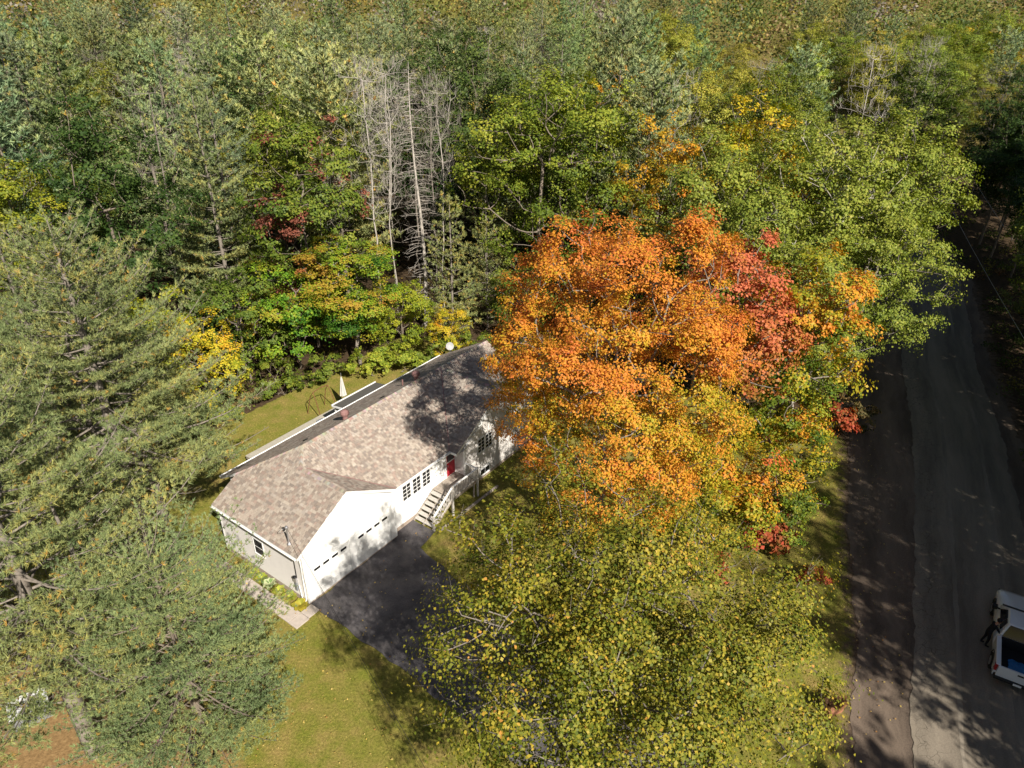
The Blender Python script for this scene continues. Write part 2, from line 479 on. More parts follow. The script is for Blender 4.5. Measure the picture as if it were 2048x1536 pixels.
def tuft_blades(P, D, rng, nb, L, W, spread=.75, upb=.3):
    """needle blades: P,D (n,3) -> V,F(tri as quad w/ degenerate avoided), index of tuft per blade"""
    n = len(P); Pn = np.repeat(P, nb, 0); Dn = np.repeat(D, nb, 0)
    d = nrm(Dn * .55 + rng.normal(size=Pn.shape) * spread * .6 + np.array([0, 0, upb]))
    s = nrm(np.cross(d, np.array([0, 0, 1.]) + rng.normal(size=d.shape) * .55))
    l = L * rng.uniform(.7, 1.2, (len(d), 1))
    V = np.stack([Pn - s * W * .5, Pn + s * W * .5, Pn + d * l], 1).reshape(-1, 3)
    F = np.arange(len(d) * 3).reshape(-1, 3)
    return V, F, np.repeat(np.arange(n), nb)

PINE = [(0, (0.10, 0.14, 0.05)), (.4, (0.205, 0.255, 0.105)), (.7, (0.32, 0.345, 0.125)), (.88, (0.42, 0.38, 0.11)), (1.15, (0.50, 0.29, 0.07))]
def pine(name, h, Lmax, zb, rng, whorl=0.75, nbr=5, tw=0.34, tspace=0.22, nb=11, L=.15, W=.022, tr=0.28, tone=.5,
         power=.75, dead=0, lean=(0, 0), droop=.12, shape=None, limbs=(), bk='bark_grey'):
    zs = np.arange(zb, h - .3, whorl)
    A = []; B = []; ra = []; rb = []; TP = []; TD = []
    def ax(z): return np.array([lean[0] * (z / h) ** 1.5, lean[1] * (z / h) ** 1.5, z])
    zz = np.linspace(-.3, h, 14)
    for a, b in zip(zz, zz[1:]):
        A.append(ax(max(a, 0)) + (0, 0, min(a, 0))); B.append(ax(b)); ra.append(tr * (1 - max(a, 0) / h) ** .8 + .02); rb.append(tr * (1 - max(b, 0) / h) ** .8 + .02)
    jobs = [(z, None) for z in zs]
    for z in zs:
        t = (z - zb) / (h - zb)
        k = nbr + rng.integers(-1, 2); a0 = rng.random() * 6.28
        for j in range(k):
            az = a0 + j * 6.283 / k + rng.normal() * .25
            sh = (1 - t) ** power * (0.72 + .28 * min(1, t * 5))
            Lb = Lmax * sh * rng.uniform(.62, 1.12) + .35
            isdead = t < dead and rng.random() < .75
            dirh = np.array([math.cos(az), math.sin(az), 0]); side = np.array([-dirh[1], dirh[0], 0])
            p = ax(z + rng.normal() * .1); rise = .12 + .75 * t ** 1.5 - droop
            ns = 6; pts = [p]; bend = rng.normal() * .12
            for q in range(1, ns + 1):
                u = q / ns
                pts.append(p + dirh * Lb * u + side * bend * Lb * u * u + np.array([0, 0, Lb * (rise * u + .16 * u * u * u - .05 * math.sin(3.14 * u))]))
            pts = np.array(pts)
            r0 = (.007 + .0075 * Lb)
            for q in range(ns):
                A.append(pts[q]); B.append(pts[q + 1]); ra.append(r0 * (1 - q / ns * .8)); rb.append(r0 * (1 - (q + 1) / ns * .8))
            # secondaries
            s = Lb * (.12 if t > .75 else .26) ; sd = 1
            while s < Lb:
                u = s / Lb; q = min(ns - 1, int(u * ns)); f = u * ns - q
                base = pts[q] * (1 - f) + pts[q + 1] * f
                tang = nrm((pts[q + 1] - pts[q])[None])[0]
                sl = (.2 + .42 * Lb * (1 - u) ** .9 * min(1, u * 2.5)) * rng.uniform(.6, 1.1)
                sl = min(sl, 1.9)
                d2 = nrm((tang * .75 + side * sd * .85 + np.array([0, 0, .12]) + rng.normal(size=3) * .12)[None])[0]
                end = base + d2 * sl
                if isdead:
                    if rng.random() < .5:
                        A.append(base); B.append(end * .6 + base * .4); ra.append(.008); rb.append(.004)
                else:
                    A.append(base); B.append(end); ra.append(.005 + .0025 * sl); rb.append(.003)
                    m = max(2, int(sl / tspace))
                    for w in range(m):
                        uu = (w + .6) / m
                        if uu * sl < .12 and rng.random() < .5: continue
                        TP.append(base + d2 * sl * uu + rng.normal(size=3) * np.array([.07, .07, .035])); TD.append(d2)
                        if uu > .3 and sl > .7:
                            o2 = side * (1 if rng.random() < .5 else -1) + d2
                            TP.append(base + d2 * sl * uu + o2 * rng.uniform(.08, .3)); TD.append(nrm(o2[None])[0])
                sd *= -1; s += tw * rng.uniform(.75, 1.25)
            if not isdead:
                for w in range(3): TP.append(pts[-1] - (pts[-1] - pts[-2]) * w * .3); TD.append(nrm((pts[-1] - pts[-2])[None])[0])
    for limb in limbs:
        for a, b, r1, r2 in limb: A.append(np.array(a, float)); B.append(np.array(b, float)); ra.append(r1); rb.append(r2)
    for w in range(5): TP.append(ax(h - w * .2)); TD.append(np.array([0, 0, 1.]))
    A = np.array(A); B = np.array(B)
    V, F = tubes(A, B, np.array(ra), np.array(rb), 6)
    tm = npmesh('trunk', V, F, None, M[bk], smooth=True)
    TP = np.array(TP); TD = np.array(TD)
    V, F, ti = tuft_blades(TP, TD, rng, nb, L, W)
    nzv = fnoise(TP, .5, 3.1)
    tt = tone + .35 * nzv[ti] + .1 * rng.normal(size=len(TP))[ti] + .07 * rng.normal(size=len(ti))
    old = rng.random(len(TP)) < .025
    tt = np.where(old[ti], 1.0 + .15 * rng.random(len(ti)), np.minimum(tt, .92))
    cm = npmesh('crown', V, F, lerp_palette(PINE, tt), M['needle'])
    return tm, cm, len(TP)

def bare(name, h, R, rng, n=110, mat='bark_pale', spread=.5, multi=1, rtip=.011, low=.45, fine=3):
    """leafless tree: upswept limbs and fine twigs"""
    T = []
    while len(T) < n:
        z = h * (low + (1 - low) * rng.random() ** .8)
        w = R * (1 - ((z / h - .7) / .55) ** 2) ** .5 if abs((z / h - .7) / .55) < 1 else .1
        a = rng.random() * 6.28; r = w * rng.random() ** .6
        T.append((r * math.cos(a), r * math.sin(a), z))
    T = np.array(T)
    trunk = [(0, 0, -.3)] + [(rng.normal() * .05 * i, rng.normal() * .05 * i, h * low * i / 5) for i in range(1, 6)]
    x, y, _ = trunk[-1]
    for i in range(1, 5):
        x += rng.normal() * .15; y += rng.normal() * .15
        trunk.append((x, y, h * low + (h * (.95 - low)) * i / 4))
    A, B, ra, rb, nodes = skeleton(trunk, T, rng, rtip=rtip, step=.8, curl=.1)
    V, F = tubes(A, B, ra, rb, 6)
    A2 = np.repeat(T, fine, 0); dd = nrm(nrm(A2 - np.array([0, 0, h * .3])) + rng.normal(size=A2.shape) * .45 + (0, 0, .3))
    B2 = A2 + dd * rng.uniform(.5, 1.3, (len(A2), 1))
    V2, F2 = tubes(A2, B2, np.full(len(A2), rtip * .8), np.full(len(A2), rtip * .35), 3)
    # side twigs from the middle of these
    A3 = (A2 + B2) * .5; B3 = A3 + nrm(dd + rng.normal(size=dd.shape) * .7) * rng.uniform(.3, .8, (len(A3), 1))
    V3, F3 = tubes(A3, B3, np.full(len(A3), rtip * .6), np.full(len(A3), rtip * .3), 3)
    F = np.vstack([F, F2 + len(V), F3 + len(V) + len(V2)]); V = np.vstack([V, V2, V3])
    return npmesh('trunk', V, F, None, M[mat], smooth=True)

PROTO = {}
def place(name, proto, x, y, label, cat='tree', group=None, s=1.0, sz=None, rz=0.0, tint=(1, 1, 1), z=None, tilt=(0, 0)):
    """tree = Empty with trunk and crown children that share their mesh data"""
    e = empty(name, (x, y, ground_z(x, y) if z is None else z), rz, label=label, cat=cat, group=group)
    e.rotation_euler = (tilt[0], tilt[1], rz)
    e.scale = (s, s, sz or s)
    tm, cm = PROTO[proto]
    if tm is not None: link(bpy.data.objects.new('trunk', tm), e)
    if cm is not None:
        o = bpy.data.objects.new('crown' if cat == 'tree' else 'foliage', cm); o.color = (*tint, 1); link(o, e)
        o['kind'] = 'stuff'
    return e

def smooth(a, b, x): t = min(1, max(0, (x - a) / (b - a))); return t * t * (3 - 2 * t)
def ground_z(x, y):
    return smooth(95, 330, y) * 17 + max(0, y - 250) * .05 + smooth(60, 140, y) * .6 * math.sin(x * .05)
def ground_zv(x, y):
    t = np.clip((y - 95) / 235, 0, 1); t = t * t * (3 - 2 * t)
    u = np.clip((y - 60) / 80, 0, 1); u = u * u * (3 - 2 * u)
    return t * 17 + np.maximum(0, y - 250) * .05 + u * .6 * np.sin(x * .05)

# ------------------------------------------------------------------ house frame (u along the ridge, v to the front)
X0, Y0, YAW = -10.243, 26.604, 0.9463
CU, SU = math.cos(YAW), math.sin(YAW)
def L2W(u, v, z=0.0): return (X0 + u * CU + v * SU, Y0 + u * SU - v * CU, z)
def W2L(x, y): dx, dy = x - X0, y - Y0; return dx * CU + dy * SU, dx * SU - dy * CU
HE, SL = 3.30, 0.568
W_, O_, VF, VB = 6.343, 0.285, -0.012, -8.749
HR = HE + SL * (VF - VB) / 2
VR = (VF + VB) / 2
GA = HE + SL * (W_ / 2 + O_)
HALF = (VF - VB) / 2

# road polylines (left shoulder edge, asphalt left edge, asphalt right edge)
YS = [-40, 0, 10, 18.9, 25.6, 33.4, 44.3, 53.5, 63.2, 74, 88, 110, 150, 220, 300]
SHL = [4, 9.5, 11.8, 14.3, 17.4, 20.0, 24.6, 28.3, 33.5, 39.5, 44, 47, 44, 36, 26]
ASL = [2.5, 11.0, 13.6, 16.8, 20.2, 24.0, 29.1, 32.6, 37.2, 42.0, 46, 48.5, 45.5, 37.5, 27.5]
ASR = [9.5, 18.0, 20.6, 23.6, 26.8, 30.4, 35.4, 38.9, 43.6, 48.4, 52.4, 55, 52, 44, 34]
def road_x(tab, y): return float(np.interp(y, YS, tab))

# ------------------------------------------------------------------ ground
def sstep(a, b, x): t = np.clip((x - a) / (b - a), 0, 1); return t * t * (3 - 2 * t)
def build_ground():
    xs = np.concatenate([np.linspace(-1500, -160, 12), np.linspace(-150, -50, 26)[:-1], np.arange(-50, 60, .6), np.linspace(60, 160, 26), np.linspace(170, 1500, 12)])
    ys = np.concatenate([np.linspace(-900, -60, 10), np.linspace(-50, 0, 20)[:-1], np.arange(0, 72, .6), np.linspace(72, 200, 50), np.linspace(210, 1800, 40)])
    X, Y = np.meshgrid(xs, ys); Z = ground_zv(X, Y)
    n = X.size; V = np.stack([X.ravel(), Y.ravel(), Z.ravel()], 1)
    ny, nx = X.shape
    i = np.arange(ny - 1)[:, None] * nx + np.arange(nx - 1)[None]
    F = np.stack([i, i + 1, i + 1 + nx, i + nx], -1).reshape(-1, 4)
    me = npmesh('ground', V, F, None, M['ground'], smooth=True)
    x, y = V[:, 0], V[:, 1]
    dx, dy = x - X0, y - Y0
    u = dx * CU + dy * SU; v = dx * SU - dy * CU
    shl = np.interp(y, YS, SHL)
    lawn = sstep(-18.9, -17.6, v) * (1 - sstep(25, 28, u)) * (1 - sstep(-.6, .4, x - shl)) * sstep(-9.5, -7, u + 0 * v + np.maximum(0, -v) * .25 + 2.5)
    lawn = np.where(y < 27, sstep(-15.5, -12.5, x + .0 * y) * (1 - sstep(-.6, .4, x - shl)), lawn)
    lawn = np.maximum(lawn, .52 * sstep(100, 150, y)); lawn = np.maximum(lawn, sstep(3, 5, v) * (1 - sstep(31, 34, u)) * (1 - sstep(-.6, .4, x - shl)) * sstep(-14, -12, x))
    needle = (1 - sstep(-13.0, -9.0, x + .35 * (y - 20))) * sstep(5, 9, y) * (1 - sstep(24, 28, y)) * sstep(-30, -24, x)
    lawn = lawn * (1 - .6 * needle * (1 - sstep(18.5, 21.5, y)))
    asr = np.interp(y, YS, ASR)
    dirt = sstep(-2.2, .2, x - shl) * (1 - sstep(1.2, 3.5, x - asr)) * .75 * (y > 0)
    c = np.ones((len(V), 4), np.float32); c[:, 0] = lawn; c[:, 1] = needle; c[:, 2] = dirt * .8
    at = me.color_attributes.new('Zone', 'FLOAT_COLOR', 'POINT'); at.data.foreach_set('color', c.ravel())
    o = bpy.data.objects.new('ground', me); link(o, kind='structure')
build_ground()

def strip(name, la, lb, mat, dz, nx=8, jit=(0, 0), edge=None, uvs=1.0):
    """road-like strip between two x(y) tables"""
    ys = np.concatenate([np.arange(-38, 12, 1.0), np.arange(12, 70, .3), np.arange(70, 290, 1.0)]); ts = np.linspace(0, 1, nx)
    V = []; UV = []; E = []
    for y in ys:
        a = float(np.interp(y, YS, la)) + jit[0] * (.6 * mnoise.noise(Vector((0, y * .35, 1))) + .5 * mnoise.noise(Vector((0, y * 1.9, 4)))); b = float(np.interp(y, YS, lb)) + jit[1] * (.6 * mnoise.noise(Vector((5, y * .35, 1))) + .5 * mnoise.noise(Vector((5, y * 1.9, 4))))
        for t in ts:
            x = a + (b - a) * t
            V.append((x, y, ground_z(x, y) + dz)); UV.append(((b - a) * t * uvs, y * uvs)); E.append(max(0, 1 - abs(t - .12) / .22) if edge else 0)
    k = nx; F = [(r * k + i, r * k + i + 1, (r + 1) * k + i + 1, (r + 1) * k + i) for r in range(len(ys) - 1) for i in range(k - 1)]
    me = npmesh(name, V, F, None, M[mat], smooth=True)
    uv = me.uv_layers.new(name='UVMap'); li = np.zeros(len(F) * 4, np.int32); me.loops.foreach_get('vertex_index', li)
    uv.data.foreach_set('uv', np.array(UV, np.float32)[li].ravel())
    at = me.color_attributes.new('Edge', 'FLOAT_COLOR', 'POINT')
    e4 = np.ones((len(V), 4), np.float32); e4[:, :3] = np.array(E)[:, None]; at.data.foreach_set('color', e4.ravel())
    return link(bpy.data.objects.new(name, me), kind='structure')
M['shoulder_dust'] = asphalt_mat('shoulder_dust', (0.19, 0.165, 0.13), (0.29, 0.25, 0.20), 0, (0.15, 0.13, 0.10), 0.95, (1, .2, 1))
strip('road_shoulder', SHL, [a + 1.2 for a in ASR], 'shoulder', .02, 10, (.5, .8))
strip('road', ASL, ASR, 'road', .045, 14, (.35, .35), edge=True)
# pale dusty wheel tracks on the asphalt
for off, w in ((2.05, .22), (4.55, .26)):
    strip('wheel_track', [a + off for a in ASL], [a + off + w for a in ASL], 'shoulder_dust', .05, 3, (.12, .12)) if 'shoulder_dust' in M else None

def flat(name, pts, mat, z, parent=None, th=0.0, **kw):
    me = bpy.data.meshes.new(name)
    bm = bmesh.new(); vs = [bm.verts.new((x, y, z)) for x, y in pts]; f = bm.faces.new(vs)
    if f.normal.z < 0 or True:
        bm.normal_update()
        if f.normal.z < 0: f.normal_flip()
    if th:
        r = bmesh.ops.extrude_face_region(bm, geom=[f]); bmesh.ops.translate(bm, verts=[e for e in r['geom'] if isinstance(e, bmesh.types.BMVert)], vec=(0, 0, th))
    uv = bm.loops.layers.uv.new('UVMap')
    for ff in bm.faces:
        for l in ff.loops: l[uv].uv = (l.vert.co.x, l.vert.co.y)
    bm.to_mesh(me); bm.free(); me.materials.append(M[mat])
    return link(bpy.data.objects.new(name, me), parent, **kw)

def rag(pts, amp=.12, step=.6, seed=0.):
    """subdivide and roughen an outline"""
    out = []
    for i, a in enumerate(pts):
        b = pts[(i + 1) % len(pts)]; L = math.dist(a, b); k = max(1, int(L / step))
        nx_, ny_ = -(b[1] - a[1]) / L, (b[0] - a[0]) / L
        for j in range(k):
            t = j / k; d = amp * mnoise.noise(Vector((a[0] + (b[0] - a[0]) * t + seed, a[1] + (b[1] - a[1]) * t, seed))) if j else 0
            out.append((a[0] + (b[0] - a[0]) * t + nx_ * d, a[1] + (b[1] - a[1]) * t + ny_ * d))
    return out
def LL(pts): return [L2W(u, v)[:2] for u, v in pts]
flat('driveway', rag(LL([(.0, .02), (.05, 2.7), (-.1, 7), (-.6, 12), (-1.6, 20), (-2, 25.5), (4.8, 25.2), (4.3, 16), (4.7, 9), (5.6, 5.6), (6.5, 1.7), (8.0, 1.45), (8.0, -.28), (6.35, -.28), (6.35, .02)]), .22), 'driveway', .012, th=.02, kind='structure')

# ------------------------------------------------------------------ house
house = empty('house', (X0, Y0, 0), YAW, label='white sided bungalow with brown shingle roof and double garage', cat='house')
def H(u, v, z): return (u, -v, z)           # house-frame point
def hbox(mb, u0, u1, v0, v1, z0, z1, col=None): return mb.box(u0, u1, -v1, -v0, z0, z1, col)

def prism(mb, poly_uv, z0, zf):
    """vertical prism from z0 up to height zf(u, v)"""
    n = len(poly_uv); lo = [H(u, v, z0) for u, v in poly_uv]; hi = [H(u, v, zf(u, v)) for u, v in poly_uv]
    mb.poly(hi); mb.poly(lo[::-1])
    for i in range(n): j = (i + 1) % n; mb.poly([lo[i], lo[j], hi[j], hi[i]])

for name, (u0, u1, v0, v1, z1) in {'wall': (0, 20.1, -6.83, -.3, 3.2), 'rear_wall': (1.9, 20.1, -8.46, -6.832, 3.2), 'garage_wall': (.0, 6.343, -.302, 0, 3.2), 'wing_wall': (12.0, 19.2, -.302, .46, 3.2)}.items():
    hbox(MB(), u0, u1, v0, v1, .25 if 'garage' not in name else .06, z1).obj('wall' if name != 'rear_wall' else 'wall', M['white' if name != 'wall' else 'white_shaded'], house)
hbox(MB(), -.03, 20.13, -6.86, -.27, -.2, .28).obj('foundation', M['foundation'], house)
hbox(MB(), 1.87, 20.13, -8.49, -6.865, -.2, .28).obj('foundation', M['foundation'], house)
hbox(MB(), -.02, 6.363, -.26, .02, -.2, .085).obj('foundation', M['foundation'], house)
hbox(MB(), 11.97, 19.23, -.26, .49, -.2, .2).obj('foundation', M['foundation'], house)
# gable triangles under the roof
def gable(u0, u1, v0, v1, apex_z):
    mb = MB(); um = (u0 + u1) / 2
    A = [H(u0, v1, 3.19), H(u1, v1, 3.19), H(um, v1, apex_z)]; B = [H(u0, v0, 3.19), H(u1, v0, 3.19), H(um, v0, apex_z)]
    mb.poly(A); mb.poly(B[::-1])
    for i in range(3): j = (i + 1) % 3; mb.poly([A[j], A[i], B[i], B[j]])
    mb.obj('gable', M['white'], house)
gable(0.02, W_ - .02, -.3, 0, GA - .2)
gable(12.02, 19.18, -.3, .46, HE + SL * 3.6)
mb = MB(); A = [H(20.1, VB + .3, 3.19), H(20.1, VF - .3, 3.19), H(20.1, VR, HR - .2)]; B = [H(19.9, VB + .3, 3.19), H(19.9, VF - .3, 3.19), H(19.9, VR, HR - .2)]
mb.poly(A); mb.poly(B[::-1]); mb.obj('gable', M['white'], house)

# lap siding, one board row per real board, joined per wall
def siding(face, a0, a1, z0, z1, at, mat, holes=(), top=None, rows=.115):
    """face 'v': wall facing +v at v=at, running along u; 'u-': facing -u at u=at, running along v"""
    mb = MB(); z = z0
    while z < z1 - .02:
        zz = min(z + rows, z1); lo, hi = a0, a1
        if top: lo, hi = top(zz)
        segs = [(lo, hi)]
        for (h0, h1, hz0, hz1) in holes:
            if zz > hz0 and z < hz1:
                ns = []
                for s0, s1 in segs:
                    if h0 > s0: ns.append((s0, min(s1, h0)))
                    if h1 < s1: ns.append((max(s0, h1), s1))
                segs = [q for q in ns if q[1] - q[0] > .01]
        for s0, s1 in segs:
            if s1 - s0 < .05: continue
            if face == 'v': P = lambda a, d, z_: H(a, at + d, z_)
            else: P = lambda a, d, z_: H(at - d, a, z_)
            mb.poly([P(s0, .034, z), P(s1, .034, z), P(s1, .006, zz), P(s0, .006, zz)])
            mb.poly([P(s0, .0, z), P(s1, .0, z), P(s1, .034, z), P(s0, .034, z)])
            mb.poly([P(s0, .0, z), P(s0, .034, z), P(s0, .006, zz)]); mb.poly([P(s1, .0, z), P(s1, .006, zz), P(s1, .034, z)])
        z = zz
    return mb.obj('siding', M[mat], house, kind='stuff')
siding('u-', -6.83, 0.0, .3, 3.2, 0.0, 'white_shaded', holes=[(-4.05, -3.2, 1.3, 2.45)])
siding('v', 0.0, W_, .1, 3.2, 0.0, 'white', holes=[(.42, 2.92, 0, 2.2), (3.42, 5.92, 0, 2.2)])
siding('v', 0, W_, 3.2, GA - .15, 0.0, 'white', top=lambda z: ((z - 3.12) / SL, W_ - (z - 3.12) / SL))
siding('v', W_, 12.0, .3, 3.3, -.3, 'white', holes=[(7.28, 9.72, 1.7, 2.95), (11.1, 12.0, 1.25, 3.3)])
siding('v', 12.0, 19.2, .22, 3.2, .46, 'white_shaded', holes=[(13.2, 14.8, 2.05, 3.25), (13.42, 14.5, .2, .8)])
siding('v', 12, 19.2, 3.2, 5.3, .46, 'white_shaded', top=lambda z: (12 + (z - 3.15) / SL, 19.2 - (z - 3.15) / SL))
siding('u-', -.28, .46, .22, 3.2, 12.0, 'white_shaded')
for u, v in ((0.0, 0.0), (W_, 0.0), (0.0, -6.83), (12.0, .46)):      # corner boards
    hbox(MB(), u - .045, u + .05, v - .05, v + .035, .1, 3.3).obj('corner_board', M['trim'], house)

# garage doors
for u0 in (.45, 3.46):
    d = hbox(MB(), u0 - .06, u0 + 2.46, -.02, .012, .09, 2.2).obj('garage_door', M['trim'], house)
    for r in range(4):
        z0 = .1 + r * .515
        for k in range(4):
            a = u0 + .02 + k * .59
            if r < 3: hbox(MB(), a + .03, a + .56, .013, .024, z0 + .06, z0 + .45).obj('panel', M['white'], d)
            else:
                hbox(MB(), a + .07, a + .52, .013, .03, z0 + .13, z0 + .36).obj('window_frame', M['trim'], d)
                hbox(MB(), a + .10, a + .49, .0305, .034, z0 + .17, z0 + .32).obj('pane', M['glass'], d)
for a, b in ((.36, .41), (2.91, 2.96), (3.36, 3.41), (5.91, 5.96)):
    hbox(MB(), a, b, .0, .05, .09, 2.28).obj('door_trim', M['trim'], house)

def window(u0, u1, z0, z1, at, cols, rows, face='v', bars=True):
    def bx(a0, a1, d0, d1, y0, y1, name, mat, par):
        mb = MB()
        if face == 'v': hbox(mb, a0, a1, at + d0, at + d1, y0, y1)
        else: mb.box(at - d1, at - d0, -a1, -a0, y0, y1)
        return mb.obj(name, M[mat], par)
    t = .06
    w = bx(u0, u1, .0, .03, z0, z1, 'window', 'trim', house)
    bx(u0 - t, u0 - .002, .0, .055, z0 - t, z1 + t, 'frame', 'trim', w); bx(u1 + .002, u1 + t, .0, .055, z0 - t, z1 + t, 'frame', 'trim', w)
    bx(u0, u1, .0, .055, z1 + .002, z1 + t, 'frame', 'trim', w); bx(u0, u1, .0, .075, z0 - t, z0 - .002, 'sill', 'trim', w)
    cw = (u1 - u0) / cols; rh = (z1 - z0) / rows; g = .018
    for i in range(cols):
        for j in range(rows):
            bx(u0 + i * cw + g, u0 + (i + 1) * cw - g, .03, .036, z0 + j * rh + g, z0 + (j + 1) * rh - g, 'pane', 'glass', w)
    for i in range(1, cols): bx(u0 + i * cw - g, u0 + i * cw + g, .031, .048, z0, z1, 'muntin', 'trim', w)
    for j in range(1, rows): bx(u0, u1, .031, .044, z0 + j * rh - g, z0 + j * rh + g, 'muntin', 'trim', w)
    return w
for a in (7.35, 8.19, 9.02): window(a, a + .64, 1.79, 2.83, -.3, 2, 4)
window(13.3, 13.92, 2.14, 3.12, .46, 2, 4); window(14.05, 14.67, 2.14, 3.12, .46, 2, 4)
window(13.5, 14.44, .28, .72, .46, 2, 1)
window(-3.98, -3.24, 1.38, 2.38, 0.0, 1, 2, face='u')

# front door
d = hbox(MB(), 11.16, 11.92, -.3, -.27, 1.27, 3.2).obj('door', M['red'], house)
hbox(MB(), 11.24, 11.84, -.269, -.26, 2.32, 3.1).obj('door_window', M['glass'], d)
hbox(MB(), 11.2, 11.88, -.268, -.255, 2.25, 2.31).obj('crossbar', M['trim'], d)
hbox(MB(), 11.22, 11.26, -.262, -.21, 2.0, 2.12).obj('handle', M['metal'], d)
hbox(MB(), 11.07, 11.14, -.3, -.24, 1.24, 3.25).obj('door_trim', M['trim'], house)
hbox(MB(), 11.935, 11.99, -.3, -.24, 1.24, 3.25).obj('door_trim', M['trim'], house)
# house number
fc = bpy.data.curves.new('house_number', 'FONT'); fc.body = '281'; fc.size = .26; fc.extrude = .012; fc.space_character = 1.15
_fo = bpy.data.objects.new('tmp', fc); COL.objects.link(_fo); _me = bpy.data.meshes.new_from_object(_fo.evaluated_get(bpy.context.evaluated_depsgraph_get())); bpy.data.objects.remove(_fo)
_me.materials.clear(); _me.materials.append(M['dark']); fo = bpy.data.objects.new('house_number', _me)
fo.location = H(10.08, -.27, 2.74); fo.rotation_euler = (math.radians(90), 0, 0); link(fo, house)

# roof deck
RP = {
 'left': [(-O_, .05), (W_ / 2, .05), (W_ / 2, VF - (W_ / 2 + O_)), (-O_ + HALF, VR), (1.514, -6.95), (-O_, -6.95)],
 'garage_right': [(W_ / 2, .05), (W_ + O_, .05), (W_ + O_, VF), (W_ / 2, VF - (W_ / 2 + O_))],
 'front': [(-O_ + HALF, VR), (W_ / 2, VF - (W_ / 2 + O_)), (W_ + O_, VF), (11.2, VF), (11.2 + HALF, VR)],
 'wing_left': [(11.2, .56), (11.2 + HALF, .56), (11.2 + HALF, VR), (11.2, VF)],
 'wing_right': [(11.2 + HALF, .56), (11.2 + 2 * HALF, .56), (11.2 + 2 * HALF, VF), (11.2 + HALF, VR)],
 'front_right': [(11.2 + HALF, VR), (11.2 + 2 * HALF, VF), (20.5, VF), (20.5, VR)],
 'back': [(1.514, VB), (1.514, -6.95), (-O_ + HALF, VR), (20.5, VR), (20.5, VB)],
}
ZF = {
 'left': lambda u, v: HE + SL * (u + O_), 'garage_right': lambda u, v: HE + SL * (W_ + O_ - u),
 'front': lambda u, v: HE + SL * (VF - v), 'front_right': lambda u, v: HE + SL * (VF - v),
 'wing_left': lambda u, v: HE + SL * (u - 11.2), 'wing_right': lambda u, v: HE + SL * (11.2 + 2 * HALF - u),
 'back': lambda u, v: HE + SL * (v - VB)}
rb_ = MB()
for k, P in RP.items():
    top = [H(u, v, ZF[k](u, v) - .012) for u, v in P]; bot = [H(u, v, ZF[k](u, v) - .10) for u, v in P]
    rb_.poly(top, (.07, .055, .045)); rb_.poly(bot[::-1], (.6, .6, .6))
roof = rb_.obj('roof', M['shingle'], house)
# shingles: every tab is its own wedge of geometry
CN_ = math.sqrt(1 + SL * SL)
SH_COL = [(.39, .335, .28), (.37, .31, .26), (.40, .345, .29), (.355, .30, .25), (.28, .23, .195), (.26, .22, .19), (.33, .25, .21), (.38, .33, .285), (.29, .235, .195)]
tabs = []
FR = {'left': ((0, 1), (1, 0)), 'garage_right': ((0, 1), (-1, 0)), 'front': ((1, 0), (0, -1)), 'front_right': ((1, 0), (0, -1)),
      'wing_left': ((0, 1), (1, 0)), 'wing_right': ((0, 1), (-1, 0)), 'back': ((1, 0), (0, 1))}
rs = random.Random(3)
for k, P in RP.items():
    (eu, ev), (gu, gv) = FR[k]
    A_ = [u * eu + v * ev for u, v in P]; B_ = [u * gu + v * gv for u, v in P]
    b0, b1 = min(B_), max(B_); step = .15 / CN_; nrow = int((b1 - b0) / step) + 1
    for r in range(nrow):
        ba = b0 + r * step; bm_ = min(ba + step * .5, b1 - 1e-3)
        xs = []
        for i in range(len(P)):
            j = (i + 1) % len(P)
            if (B_[i] - bm_) * (B_[j] - bm_) < 0: xs.append(A_[i] + (A_[j] - A_[i]) * (bm_ - B_[i]) / (B_[j] - B_[i]))
        if len(xs) < 2: continue
        lo, hi = min(xs), max(xs); a = lo - rs.random() * .2
        while a < hi - .02:
            w = rs.choice((.12, .15, .18, .22, .27)); s0, s1 = max(a, lo), min(a + w - .016, hi)
            if s1 - s0 > .03:
                th = rs.choice((.006, .013, .017))
                c = rs.choice(SH_COL); f = rs.uniform(.86, 1.12); c = tuple(x * f for x in c)
                bb = min(ba + step * 1.12, b1)
                P4 = []
                for (aa, bv, t_) in ((s0, ba, th), (s1, ba, th), (s1, bb, .003), (s0, bb, .003), (s0, ba, -.008), (s1, ba, -.008)):
                    u = aa * eu + bv * gu; v = aa * ev + bv * gv
                    P4.append(H(u, v, ZF[k](u, v) + t_))
                tabs.append((P4, c))
            a += w
def tab_into(mb, P4, c, o=(0, 0, 0)):
    q = [tuple(p[i] - o[i] for i in range(3)) for p in P4]
    mb.poly([q[0], q[1], q[2], q[3]], c); mb.poly([q[4], q[5], q[1], q[0]], c)
    mb.poly([q[4], q[0], q[3]], c); mb.poly([q[5], q[2], q[1]], c)
def camdist(p):
    x = X0 + p[0] * CU - p[1] * SU; y = Y0 + p[0] * SU + p[1] * CU
    return x * x + y * y + (CAM_H - p[2]) ** 2
tabs.sort(key=lambda t: camdist(t[0][0]))
for P4, c in tabs[:300]:
    mb = MB(); o0 = P4[0]; tab_into(mb, P4, c, o0)
    s = mb.obj('shingle', M['shingle'], roof); s.location = o0
mb = MB()
for P4, c in tabs[300:]: tab_into(mb, P4, c)
mb.obj('shingle_field', M['shingle'], roof, kind='stuff')
